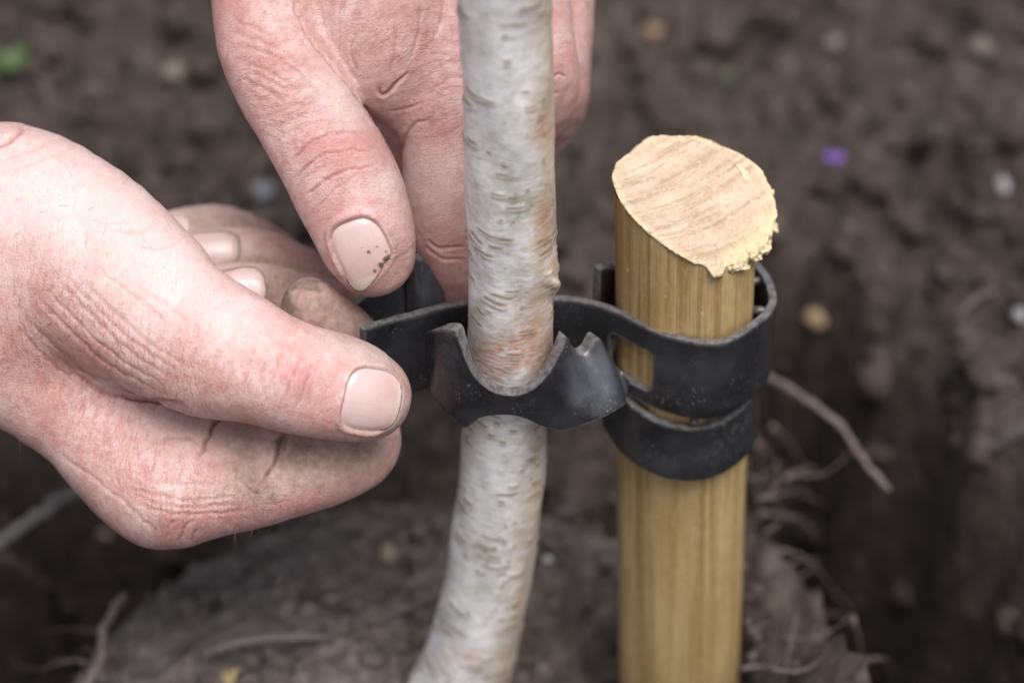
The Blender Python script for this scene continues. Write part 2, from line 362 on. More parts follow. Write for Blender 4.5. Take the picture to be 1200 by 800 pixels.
# ------------------------------------------------------------------ ground: dug soil with the planting hole round the root ball (world metres)
BALL_C, BALL_R = np.array([-0.026, -0.010]), 0.113
def wpts(px, z=-0.03): return np.array([rel2world(on_z(x, y, (z-TIE_Z)*1000))[:2] for x, y in px])
TRENCH_R = wpts([(880, 395), (925, 460), (965, 520), (1010, 600), (1060, 680), (1110, 760), (1170, 860)])
TRENCH_L = wpts([(110, 560), (60, 600), (20, 660), (0, 740), (-10, 860)])
def hole_depth(x, y):
    q = np.stack([x, y], -1).astype(float); r = np.hypot(x-BALL_C[0], y-BALL_C[1])
    wob = perlin(np.stack([x*11, y*11, 0*x+3], -1))*0.012 + perlin(np.stack([x*35, y*35, 0*x+8], -1))*0.005
    out = 0*x
    for P, w0, w1, dep in ((TRENCH_R, 0.020, 0.052, 0.34), (TRENCH_L, 0.020, 0.056, 0.30)):
        d, _ = poly_dist(q, P); inner = r < np.hypot(*(P.mean(0)-BALL_C))
        out = np.maximum(out, dep*sstep(w1, w0, d+wob))
    return -np.maximum(np.maximum(out, 0.022*sstep(0.150, 0.12, r+wob)), 0.24*sstep(0.112, 0.098, r))
def ground_h(x, y):
    p = np.stack([x, y, 0*x], -1)
    near = np.exp(-((x/1.3)**2+(y/1.3)**2))
    h = 0.004 + hole_depth(x, y)
    h = h + near*(0.034*perlin(p*5+3) + 0.022*perlin(p*13+7) + 0.013*perlin(p*27+1) + 0.012*perlin(p*55+4) - 0.022*np.clip(perlin(p*20+9)-0.12, 0, 1) - 0.014*np.clip(perlin(p*45+29)-0.2, 0, 1) + 0.008*perlin(p*120) + 0.0045*perlin(p*230)) + (1-near)*0.03*perlin(p*2)
    h = h + 0.06*sstep(0.20, 0.75, x)*sstep(1.6, 0.5, x)*sstep(-0.6, 0.1, y)   # thrown-up spoil
    return h
def axis_pts(a, b, step, far):
    core = np.arange(a, b, step); out = [b]
    s = step
    while out[-1] < far: s *= 1.16; out.append(out[-1]+s)
    left = [a]
    s = step
    while left[-1] > -far: s *= 1.16; left.append(left[-1]-s)
    return np.array(left[:0:-1] + list(core) + out)
gx = axis_pts(-0.42, 0.48, 0.0036, 60); gy = axis_pts(-0.24, 0.78, 0.0036, 60)
GX, GY = np.meshgrid(gx, gy, indexing='ij'); GZ = ground_h(GX.ravel(), GY.ravel())
ground = mesh('ground', np.stack([GX.ravel(), GY.ravel(), GZ], -1), grid_faces(len(gx), len(gy)), SOIL)
tag(ground, 'dark dug garden soil with a planting hole', 'soil', kind='structure')

def clod_mesh(seed, sub=2, rough=0.6):
    import bmesh
    bm = bmesh.new(); bmesh.ops.create_icosphere(bm, subdivisions=sub, radius=1.0)
    V = np.array([v.co for v in bm.verts]); F = np.array([[v.index for v in f.verts] for f in bm.faces]); bm.free()
    k = 1 + rough*perlin(V*1.3+seed*7.1) + rough*0.6*perlin(V*2.9+seed*3.3)
    rr = np.random.RandomState(seed); return V*k[:, None]*rr.uniform(0.7, 1.15, 3), F
CL = [clod_mesh(i, 1, 0.75) for i in range(8)]
def scatter(n, seed, sampler, smin_, smax_, hf, pw=2.2):
    rr = np.random.RandomState(seed); Vs, Fs, o = [], [], 0
    XY = np.array([sampler(rr) for _ in range(n)]); ZZ = hf(XY[:, 0], XY[:, 1])
    for i in range(n):
        x, y = XY[i]; s = smin_ + (smax_-smin_)*rr.uniform()**pw
        V, F = CL[rr.randint(8)]; a = rr.uniform(0, 6.28); c, t = math.cos(a), math.sin(a)
        R = np.array([[c, -t, 0], [t, c, 0], [0, 0, 1]])
        z = ZZ[i]; Vs.append(V@R.T*s + np.array([x, y, z+s*0.25])); Fs.append(F+o); o += len(V)
    return np.vstack(Vs), np.vstack(Fs)
def samp_out(rr):
    while True:
        x, y = rr.uniform(-0.40, 0.50), rr.uniform(-0.22, 0.80)
        if np.hypot(x-BALL_C[0], y-BALL_C[1]) > 0.13: return x, y
V, F = scatter(13000, 5, samp_out, 0.0010, 0.0095, ground_h, 3.4)
clods = mesh('soil_clods', V, F, SOIL); tag(clods, 'loose crumbs and clods of dark soil strewn over the dug ground', 'soil', kind='stuff')

# ------------------------------------------------------------------ stake (upright mm about the tie, then world)
ST0 = on_z(803, 340, 0.0); ST1 = on_y(796, 800, ST0[1]+4); SR = 18.6
SAX = (ST0-ST1)/(ST0[2]-ST1[2])              # per mm of height
def stake_c(z): return ST0 + SAX*np.asarray(z, float)[..., None]
def stake_r(th):                             # lightly faceted round
    return SR*(1 - 0.018*np.cos(8*th+0.6) - 0.012*np.cos(3*th))
# height of the sawn top: plane fitted through points of its edge seen in the photograph
def hit(px, py, back):
    r = ray(px, py); best = None
    o = CAM_REL - ST0; a = r[0]**2+r[1]**2; b = o[0]*r[0]+o[1]*r[1]; c = o[0]**2+o[1]**2-SR**2
    q = math.sqrt(max(b*b-a*c, 0)); t = (-b+q)/a if back else (-b-q)/a; return CAM_REL+r*t
rim = np.array([hit(x, y, b) for x, y, b in ((719, 207, 0), (724, 222, 0), (735, 238, 0), (750, 255, 0), (765, 266, 0), (785, 279, 0), (800, 288, 0), (815, 298, 0), (835, 308, 0), (860, 308, 0), (878, 300, 0), (724, 190, 1), (740, 175, 1), (762, 160, 1), (800, 161, 1), (830, 165, 1), (855, 172, 1), (875, 184, 1))])
def cut_basis(dx, dy): return np.stack([dx, dy, np.ones_like(dx), dx*dx/20, dx*dy/20, dy*dy/20], -1)
cp = np.linalg.lstsq(np.vstack([cut_basis(rim[:, 0]-ST0[0], rim[:, 1]-ST0[1]), 0.6*np.eye(6)[3:]]), np.concatenate([rim[:, 2], np.zeros(3)]), rcond=None)[0]
def cut_z(dx, dy): return cut_basis(np.asarray(dx, float), np.asarray(dy, float))@cp
stake_base = rel2world(ST1*1.0); stake_base[2] = -0.06
stake = empty('wooden_stake', stake_base); tag(stake, 'round yellowish timber stake with a sawn ragged top, strapped to the birch trunk', 'stake')
nth, nz = 192, 240; th = np.linspace(0, 2*np.pi, nth, endpoint=False); TH, S = np.meshgrid(th, np.linspace(0, 1, nz), indexing='ij')
R = stake_r(TH); ztop = cut_z(R*np.cos(TH), R*np.sin(TH)) - 0.5; zb = -260.0; Z = zb + (ztop-zb)*S
g = perlin(np.stack([TH.ravel()*9, Z.ravel()*0.01, 0*Z.ravel()], -1)).reshape(R.shape) + 0.5*perlin(np.stack([TH.ravel()*26, Z.ravel()*0.02, 0*Z.ravel()+5], -1)).reshape(R.shape)
R = R + 0.22*g
C = stake_c(Z); Vs = np.stack([C[..., 0]+R*np.cos(TH), C[..., 1]+R*np.sin(TH), Z], -1).reshape(-1, 3)
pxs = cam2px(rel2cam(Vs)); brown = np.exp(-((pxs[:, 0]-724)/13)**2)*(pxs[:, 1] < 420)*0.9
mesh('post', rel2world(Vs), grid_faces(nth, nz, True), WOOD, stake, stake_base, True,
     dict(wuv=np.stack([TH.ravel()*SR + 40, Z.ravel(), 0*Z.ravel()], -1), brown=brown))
# sawn face: a slab on the cut plane; its edge is torn and overhangs on the side away from the trunk
nth = 288; th = np.linspace(0, 2*np.pi, nth, endpoint=False)
def on_cut(px, py):
    z = cp[2]; c0 = ST0 + SAX*cp[2]
    for _ in range(40):
        p_ = on_z(px, py, z); z = 0.6*z + 0.4*float(cut_z(p_[0]-c0[0], p_[1]-c0[1]))
    return on_z(px, py, z)
outl = np.array([on_cut(x, y)[:2] for x, y in ((717, 205), (722, 190), (738, 176), (762, 157), (800, 160), (840, 167), (868, 178), (892, 196), (906, 224), (911, 250), (903, 272), (890, 290), (868, 297), (850, 312), (838, 322), (826, 306), (808, 292), (785, 279), (763, 266), (743, 248), (727, 228))])
CC = outl.mean(0); pa = np.arctan2(outl[:, 1]-CC[1], outl[:, 0]-CC[0]); pr = np.hypot(outl[:, 0]-CC[0], outl[:, 1]-CC[1]); od = np.argsort(pa); pa, pr = pa[od], pr[od]
pa3, pr3 = np.concatenate([pa-2*np.pi, pa, pa+2*np.pi]), np.concatenate([pr]*3); fine_ = np.linspace(-np.pi*1.5, np.pi*2.5, 1200); rf = np.interp(fine_, pa3, pr3); rf = np.convolve(rf, np.ones(5)/5, 'same')
r_out = np.interp(th, fine_, rf)
tear1 = np.exp(-((np.angle(np.exp(1j*(th-(-0.5)))))/0.75)**2)
jag = perlin(np.stack([th*9, 0*th, 0*th+2], -1))*0.5 + perlin(np.stack([th*24, 0*th, 0*th+8], -1))*0.35 + perlin(np.stack([th*55, 0*th, 0*th+4], -1))*0.2
r_out = np.maximum(r_out, np.array([max(0.0, (lambda b, q_: -b+math.sqrt(max(b*b-q_, 0)))((CC-(ST0+SAX*cp[2])[:2])@np.array([math.cos(a), math.sin(a)]), (CC-(ST0+SAX*cp[2])[:2])@(CC-(ST0+SAX*cp[2])[:2])-(SR*1.012)**2)) for a in th]))
r_out = r_out + jag*(0.42 + 1.2*tear1)
nr = 90; RR = np.repeat(np.linspace(0, 1, nr)[:, None], nth, 1); TH2 = np.repeat(th[None], nr, 0); tear = np.repeat(tear1[None], nr, 0)
RC = r_out[None]*RR; dx, dy = CC[0]+RC*np.cos(TH2)-(ST0[0]+SAX[0]*cp[2]), CC[1]+RC*np.sin(TH2)-(ST0[1]+SAX[1]*cp[2])
q = np.stack([dx.ravel(), dy.ravel(), 0*dx.ravel()], -1)
saw = perlin(np.stack([(dx*0.80-dy*0.60).ravel()*1.9, (dx*0.60+dy*0.80).ravel()*0.10, 0*dx.ravel()], -1)).reshape(dx.shape)
arcs = perlin(np.stack([np.hypot(dx-4, dy+14).ravel()*0.9, np.arctan2(dy+14, dx-4).ravel()*1.5, 0*dx.ravel()+3], -1)).reshape(dx.shape)
side_ = sstep(-6, 9, dx)
rough = 0.16*fbm(q*0.35, 3).reshape(dx.shape) + 0.30*saw*(1-side_) + 0.55*np.maximum(arcs, -0.1)*side_ + 0.16*fbm(q*2.0+3, 3).reshape(dx.shape)
rough = rough - 0.7*RR**18 + tear*RR**4*(1.1*fbm(q*0.9+4, 3).reshape(dx.shape) + 0.8*fbm(q*2.4+1, 3).reshape(dx.shape))
top = np.stack([ST0[0]+SAX[0]*cp[2]+dx, ST0[1]+SAX[1]*cp[2]+dy, cut_z(dx, dy)+rough], -1)
lip = top[-1].copy(); tl = tear1; rg = perlin(np.stack([th*14, 0*th, 0*th+1], -1)) + 0.6*perlin(np.stack([th*37, 0*th, 0*th+6], -1)); lip[:, 2] -= 0.5 + tl*np.maximum(0.3, 1.6+2.2*rg)
low = lip.copy(); cin = np.stack([np.cos(th), np.sin(th)], 1); rel = lip[:, :2]-stake_c(lip[:, 2])[:, :2]; rl = np.hypot(rel[:, 0], rel[:, 1]); low[:, :2] -= rel/rl[:, None]*np.maximum(rl-SR+1.2, 0.4)[:, None]; low[:, 2] += 0.2
Vc = np.vstack([top.reshape(-1, 3), lip, low]); Fc = grid_faces(nr+2, nth)
wrapf = [(i*nth+nth-1, (i+1)*nth+nth-1, (i+1)*nth, i*nth) for i in range(nr+1)]
Fc = np.vstack([Fc, np.array(wrapf)])
rimc = np.concatenate([np.clip(sstep(0.90, 0.99, RR)*0.45 + tear*sstep(0.62, 0.92, RR) , 0, 1).ravel(), np.ones(2*nth)])
sawn = mesh('sawn_face', rel2world(Vc), Fc, CUT, stake, stake_base, True, dict(rim=rimc))
# torn splinters hanging from the edge
rr = np.random.RandomState(11)
def splinter(c, d, up, L, w, t, seed):
    r2 = np.random.RandomState(seed); n = 7; s = np.cross(d, up); s /= np.linalg.norm(s); V = []
    for i in range(n):
        f = i/(n-1); ww = w*(1-0.75*f**2)*(0.8+0.4*r2.rand()); tt = t*(1-0.6*f)
        p = c + d*L*f + up*(0.25*L*f*f*r2.uniform(-1, 0.4)); 
        for a, b in ((-1, -1), (1, -1), (1, 1), (-1, 1)): V.append(p + s*ww*a*(0.8+0.4*r2.rand()) + up*tt*b)
    F = [(3, 2, 1, 0), ((n-1)*4, (n-1)*4+1, (n-1)*4+2, (n-1)*4+3)]
    for i in range(n-1):
        for j in range(4): k = (j+1) % 4; F.append((i*4+j, i*4+k, i*4+4+k, i*4+4+j))
    return np.array(V), F
for i in range(20):
    a = -0.95 + 1.35*rr.rand() if i > 3 else -0.9+0.12*i; j = int((a % (2*np.pi))/(2*np.pi)*nth) % nth; p = lip[j] + np.array([0, 0, 0.7*rr.rand()])
    out = np.array([math.cos(a), math.sin(a), 0]); tan = np.array([-math.sin(a), math.cos(a), 0])
    d = out*rr.uniform(-.2, .8) + tan*rr.uniform(-.9, .9) + np.array([0, 0, rr.uniform(-1.1, .1)]); d /= np.linalg.norm(d)
    V, F = splinter(p - d*1.0, d, np.cross(d, tan+0.3*out)/np.linalg.norm(np.cross(d, tan+0.3*out)), rr.uniform(1.5, 3.2) + (1.4 if i < 4 else 0), rr.uniform(.7, 1.7), rr.uniform(.25, .6), i)
    mesh('splinter', rel2world(V), F, CUT, sawn, stake_base, False, dict(rim=np.ones(len(V))))

# ------------------------------------------------------------------ young birch: trunk, soil-bound root ball, roots
tr_px = [(590, -150, 57), (593, 0, 55), (596, 100, 54), (598, 200, 52.5), (600, 300, 51), (599, 350, 51), (597, 420, 50), (592, 500, 49), (588, 560, 49), (581, 620, 50), (572, 680, 50), (558, 740, 51), (538, 800, 53), (514, 850, 58), (488, 890, 66)]
tr_c = np.array([on_y(x, y, 0) for x, y, r in tr_px]); tr_r = np.array([r for _, _, r in tr_px])*np.linalg.norm(tr_c-CAM_REL, axis=1)/FPX
tr_r = tr_r*np.array([np.linalg.norm([1])]*len(tr_r))
upper = np.array([[tr_c[0][0]-3, 3, tr_c[0][2]+150], [tr_c[0][0]-14, 10, tr_c[0][2]+420], [tr_c[0][0]-10, 22, tr_c[0][2]+760]])
tr_c = np.vstack([upper[::-1], tr_c]); tr_r = np.concatenate([[4.5, 7.5, 10.2], tr_r])
CT = catmull(np.column_stack([tr_c, tr_r]), 40)
keep = [0]
for i in range(1, len(CT)):
    zz = CT[i][2]; step = 0.42 if -175 < zz < 165 else 6.0
    if np.linalg.norm(CT[i, :3]-CT[keep[-1], :3]) >= step or i == len(CT)-1: keep.append(i)
# even spacing
def resample(C, step):
    s = np.concatenate([[0], np.cumsum(np.linalg.norm(np.diff(C[:, :3], axis=0), axis=1))]); n = int(s[-1]/step)+1; q = np.linspace(0, s[-1], n)
    return np.column_stack([np.interp(q, s, C[:, k]) for k in range(4)])
hi = CT[CT[:, 2] > 150]; lo_ = CT[CT[:, 2] <= 150]
CT = np.vstack([resample(hi, 8.0), resample(lo_, 0.42)])
s_len = np.concatenate([[0], np.cumsum(np.linalg.norm(np.diff(CT[:, :3], axis=0), axis=1))])
nth = 168; th = np.linspace(0, 2*np.pi, nth, endpoint=False); T = np.gradient(CT[:, :3], axis=0); T /= np.linalg.norm(T, axis=1)[:, None]
sx = np.cross(T, np.array([0, 1.0, 0])); sx /= np.linalg.norm(sx, axis=1)[:, None]; sy = np.cross(T, sx)      # sx right, sy depth
flipx = np.sign(sx[:, :1]); sx = sx*flipx; sy = np.cross(sx, T); sy = sy*np.sign(sy[:, 1:2])
n = len(CT); S, TH = np.meshgrid(s_len, th, indexing='ij'); base_r = np.repeat(CT[:, 3:4], nth, 1)
arc = (TH*11.0); P0 = CT[:, None, :3] + sx[:, None]*(np.cos(TH)*base_r)[..., None] + sy[:, None]*(np.sin(TH)*base_r)[..., None]
pxt = cam2px(rel2cam(P0.reshape(-1, 3))).reshape(n, nth, 2); front = np.sin(TH) < 0.25
cyl = np.stack([np.cos(TH)*2.2, np.sin(TH)*2.2, S/5.0], -1).reshape(-1, 3)
disp = 0.75*perlin(cyl*np.array([.7, .7, .26])).reshape(n, nth) + 0.05*perlin(cyl*np.array([1.5, 1.5, 4.0])+7).reshape(n, nth) + 0.05*perlin(cyl*np.array([5, 5, 9.0])+3).reshape(n, nth)
lent = np.zeros((n, nth)); lipm = np.zeros((n, nth)); rr = np.random.RandomState(21)
s_hi = s_len[len(resample(hi, 8.0))]
def add_lent(s0, t0, hw, hh, amp):
    i0, i1 = np.searchsorted(s_len, [s0-3*hh-0.5, s0+3*hh+0.5])
    if i1 <= i0: return
    ds = (s_len[i0:i1, None]-s0 - 0.25*hh*np.sin((TH[i0:i1]-t0)*9)); da = np.angle(np.exp(1j*(TH[i0:i1]-t0)))*base_r[i0:i1]
    e = (da/hw)**2; body = np.exp(-e**2)*np.exp(-(ds/hh)**2); slot = np.exp(-e**3*1.3)*np.exp(-((ds+hh*.3)/(hh*0.55))**2)
    disp[i0:i1] += amp*body - amp*0.75*slot; lent[i0:i1] = np.maximum(lent[i0:i1], slot); lipm[i0:i1] = np.maximum(lipm[i0:i1], body*(1-slot))
for i in range(900):
    f = rr.rand()**0.8; s0 = s_hi + (s_len[-1]-s_hi)*f; t0 = rr.uniform(0, 6.283)
    if perlin(np.array([[math.cos(t0)*1.6, math.sin(t0)*1.6, s0/16.0]]))[0] < -0.10: continue
    k = rr.rand(); add_lent(s0, t0, (0.5 + 3.4*k**2.4), rr.uniform(.50, .85)*(0.8+0.5*k), rr.uniform(.15, .7))
lift = 0
def blob(x, y, rx, ry): return np.exp(-(((pxt[..., 0]-x)/rx)**2 + ((pxt[..., 1]-y)/ry)**2))*front
# ridged scar and peeling bark on the side towards the stake
ang = np.angle(np.exp(1j*(TH-(-0.35))))
disp += 0.9*np.exp(-(ang/0.55)**2)*np.exp(-((pxt[..., 1]-318)/24)**2) + 1.2*np.exp(-(ang/0.34)**2)*np.exp(-((pxt[..., 1]-332 - ang*18 - 9*perlin(cyl*3.0).reshape(n, nth))/6)**2)
disp -= 0.5*np.exp(-(ang/0.45)**2)*np.exp(-((pxt[..., 1]-352)/8)**2)
disp -= 0.55*blob(607, 360, 7, 26) ; disp += 0.3*blob(580, 500, 20, 30)
tan = np.clip(np.exp(-((pxt[..., 0]-(CT[:, None, 0]*0+np.interp(pxt[..., 1], [0, 300, 500, 620, 700, 800], [645, 645, 634, 625, 612, 588])))/20)**2)*front*1.0 + 0.5*blob(640, 270, 22, 50) + 0.6*blob(628, 400, 16, 40) + 0.35*blob(560, 470, 30, 40), 0, 1)
green = np.clip(blob(612, 245, 14, 18) + blob(607, 355, 9, 34) + 0.8*blob(560, 365, 18, 18) + 0.9*blob(565, 648, 16, 12) + 0.8*blob(560, 690, 14, 14) + 0.7*blob(530, 728, 10, 16) + .5*blob(590, 395, 30, 10) + .7*blob(600, 200, 8, 40) + .6*blob(622, 240, 24, 8), 0, 1)
rust = np.clip(1.3*blob(572, 428, 26, 30) + .9*blob(600, 415, 40, 18) + 1.0*blob(636, 150, 16, 26) + 1.0*blob(640, 262, 12, 30) + 0.8*blob(618, 395, 28, 26) + .7*blob(625, 350, 16, 14) + .7*blob(545, 770, 22, 12) + .5*blob(612, 626, 16, 8), 0, 1)
P = P0 + (sx[:, None]*np.cos(TH)[..., None] + sy[:, None]*np.sin(TH)[..., None])*disp[..., None]
tree_base = rel2world(np.array([CT[-1, 0], 0, -130.0])); tree_base[2] = -0.005
tree = empty('birch_tree', tree_base); tag(tree, 'young birch with white peeling trunk curving into an exposed root ball', 'tree')
mesh('trunk', rel2world(P.reshape(-1, 3)), np.vstack([grid_faces(n, nth), np.array([(i*nth+nth-1, (i+1)*nth+nth-1, (i+1)*nth, i*nth) for i in range(n-1)])])[:, ::-1], BIRCH, tree, tree_base, True,
     dict(wuv=np.stack([arc, S, 0*S], -1).reshape(-1, 3), lent=lent.ravel(), lip=lipm.ravel(), tan=tan.ravel(), green=green.ravel(), rust=rust.ravel()))
# curled flakes of bark
def flake(px, py, w, hgt, curl, seed, yoff):
    c = on_y(px, py, yoff); u = np.linspace(-1, 1, 12); v = np.linspace(0, 1, 8); U, Vv = np.meshgrid(u, v, indexing='ij'); r2 = np.random.RandomState(seed)
    ragged = 1+0.25*perlin(np.stack([U.ravel()*3, Vv.ravel()*0, 0*U.ravel()+seed], -1)).reshape(U.shape)
    X = U*w; Zz = -Vv*hgt*ragged; Y = -curl*Vv**2 + 0.4*w*U**2
    A = np.stack([c[0]+X, c[1]+Y, c[2]+Zz], -1).reshape(-1, 3); B = A + np.array([0, 0.25, 0])
    f = grid_faces(12, 8); k = len(A)
    mesh('bark_flake', rel2world(np.vstack([A, B])), np.vstack([f, f[:, ::-1]+k]), FLAKE, tree, tree_base)
FLAKE = mat_plain('bark_flake', (0.50, 0.43, 0.35), (0.72, 0.68, 0.62), 400)
for a in ((566, 474, 1.8, .8, .5, 3, -11.6),): flake(*a)
# root ball: a flat-topped lump of soil
nr, na = 220, 330; RR, AA = np.meshgrid(np.concatenate([np.linspace(0, .72, 110)**0.9, np.linspace(.725, 1, 110)]), np.linspace(0, 2*np.pi, na, endpoint=False), indexing='ij')
edge = BALL_R*(1 + 0.07*perlin(np.stack([np.cos(AA).ravel()*1.5, np.sin(AA).ravel()*1.5, 0*AA.ravel()], -1)).reshape(AA.shape))
prof = np.where(RR < 0.744, RR/0.744, 1 + 0.10*np.sin((RR-0.72)/0.28*np.pi)*1.0); bx, by = BALL_C[0]+edge*prof*np.cos(AA), BALL_C[1]+edge*prof*np.sin(AA)
def ball_top(x, y):
    r = np.hypot(x-BALL_C[0], y-BALL_C[1])/BALL_R; p = np.stack([x, y, 0*x], -1)
    return -0.004 - 0.020*r**3 + 0.009*perlin(p*13+2) + 0.004*perlin(p*38+1) + 0.0035*perlin(p*90) + 0.002*perlin(p*200) - 0.13*np.exp(-(np.hypot(x-ST0[0]/1000+0.004, (y-ST0[1]/1000+0.026)*0.7)/0.038)**4)
bz = ball_top(bx.ravel(), by.ravel()).reshape(bx.shape) - np.where(RR > 0.72, (np.maximum(RR-0.72, 0)/0.28)**1.3*0.22, 0)
pp = np.stack([bx, by, bz], -1).reshape(-1, 3); k = (RR > 0.6).ravel()*1.0; pp += (k*(0.005*perlin(pp*40) + 0.003*perlin(pp*110+4) + 0.0015*perlin(pp*260)))[:, None]*np.stack([np.cos(AA), np.sin(AA), 0*AA], -1).reshape(-1, 3)
ball = mesh('root_ball', pp, np.vstack([grid_faces(nr, na), np.array([(i*na+na-1, (i+1)*na+na-1, (i+1)*na, i*na) for i in range(nr-1)])]), BALL_SOIL, tree, tree_base)
ball['label'] = 'grey brown clay root ball under the trunk'
def samp_in(rr):
    a, r = rr.uniform(0, 6.283), BALL_R*math.sqrt(rr.rand())*0.98; return BALL_C[0]+r*math.cos(a), BALL_C[1]+r*math.sin(a)
V, F = scatter(1100, 8, samp_in, 0.0007, 0.0045, ball_top, 3.0)
cr = mesh('soil_crumbs', V, F, BALL_SOIL, tree, tree_base); cr['kind'] = 'stuff'
def root(pts, r0, r1, mat, seed, name='root', parent=tree, pbase=tree_base):
    """pts: (photo x, photo y, height above soil datum in mm)"""
    W = np.array([rel2world(on_z(x, y, z-130.0)) for x, y, z in pts]); W = catmull(W, 6); m = len(W); rr = np.random.RandomState(seed)
    W += rr.normal(size=W.shape)*r0*0.15/1000
    V, F = tube(W, np.linspace(r0, r1, m)/1000*(1+0.12*rr.normal(size=m)), 9, 0.06, seed)
    return mesh(name, V, F, mat, parent, pbase)
root([(-40, 672, 10), (0, 634, 14), (45, 604, 18), (92, 574, 16), (150, 545, 5)], 2.6, 2.1, ROOT_PALE, 1)
root([(-20, 645, -30), (20, 660, -40), (60, 690, -60)], 1.6, 1.0, ROOT, 2)
root([(98, 810, 2), (118, 770, 3), (122, 735, 3), (145, 698, 0)], 1.7, 1.3, ROOT, 3)
root([(235, 766, 0), (290, 750, 5), (350, 746, 5), (400, 748, -3)], 1.5, .9, ROOT_PALE, 4)
root([(430, 732, -1), (470, 715, 2), (520, 695, 1), (560, 680, -2)], .9, .6, ROOT, 5)
root([(850, 415, 18), (900, 442, 20), (945, 468, 22), (985, 500, 18), (1012, 540, 14), (1042, 574, 10)], 1.7, 1.1, ROOT, 6)
rr = np.random.RandomState(4)
tuft = [((905, 500), (925, 520), (940, 545)), ((880, 560), (930, 575), (965, 590)), ((890, 600), (940, 610), (960, 640)), ((900, 640), (945, 655), (975, 690), (1000, 715)), ((885, 690), (930, 680), (960, 660)), ((880, 740), (915, 720), (945, 700)),
        ((920, 560), (950, 550), (968, 568)), ((870, 620), (905, 640), (930, 690)), ((930, 780), (985, 776), (1002, 800)), ((1000, 725), (1010, 770), (1015, 810)), ((1010, 775), (1035, 772), (1045, 780)), ((880, 770), (905, 745), (960, 720), (1000, 722)), ((890, 520), (915, 560), (905, 600)), ((870, 660), (890, 705), (920, 735))]
for i, t in enumerate(tuft): root([(x, y, -8 - 22*j + rr.uniform(-6, 6)) for j, (x, y) in enumerate(t)], rr.uniform(.9, 1.5), .3, ROOT_DARK if i > 7 else ROOT, 20+i)
for i in range(9):
    x0, y0 = rr.uniform(862, 900), rr.uniform(500, 800); a = rr.uniform(-1.5, 1.5); L = rr.uniform(20, 80)
    root([(x0, y0, -5+rr.uniform(-8, 8)), (x0+L*.5*math.cos(a)+rr.uniform(-8, 8), y0+L*.5*math.sin(a), -14+rr.uniform(-8, 8)), (x0+L*math.cos(a), y0+L*math.sin(a)+rr.uniform(-12, 12), -30+rr.uniform(-14, 8))], rr.uniform(.5, 1.1), .2, ROOT_DARK, 60+i)
for i in range(5):
    x0, y0 = rr.uniform(60, 110), rr.uniform(640, 800); L = rr.uniform(25, 60)
    root([(x0+20, y0, -12), (x0-L*.4, y0+rr.uniform(-10, 20), -28), (x0-L, y0+rr.uniform(-10, 30), -45)], rr.uniform(.5, .9), .25, ROOT_DARK, 120+i)
for i in range(9):        # fine tangled roots hanging over the edge of the root ball beside the stake
    x0, y0 = rr.uniform(872, 935), rr.uniform(490, 800); a = rr.uniform(-.6, 1.9); L = rr.uniform(30, 95); b = rr.uniform(-.9, .9); z0 = rr.uniform(0, 9)
    pts = [(x0 + L*t*math.cos(a+b*t), y0 + L*t*math.sin(a+b*t), z0 - 10*t*t + rr.uniform(-2, 2)) for t in (0, .3, .6, 1.0)]
    root(pts, rr.uniform(.35, .85), .18, ROOT_DARK if i % 3 else ROOT, 200+i)

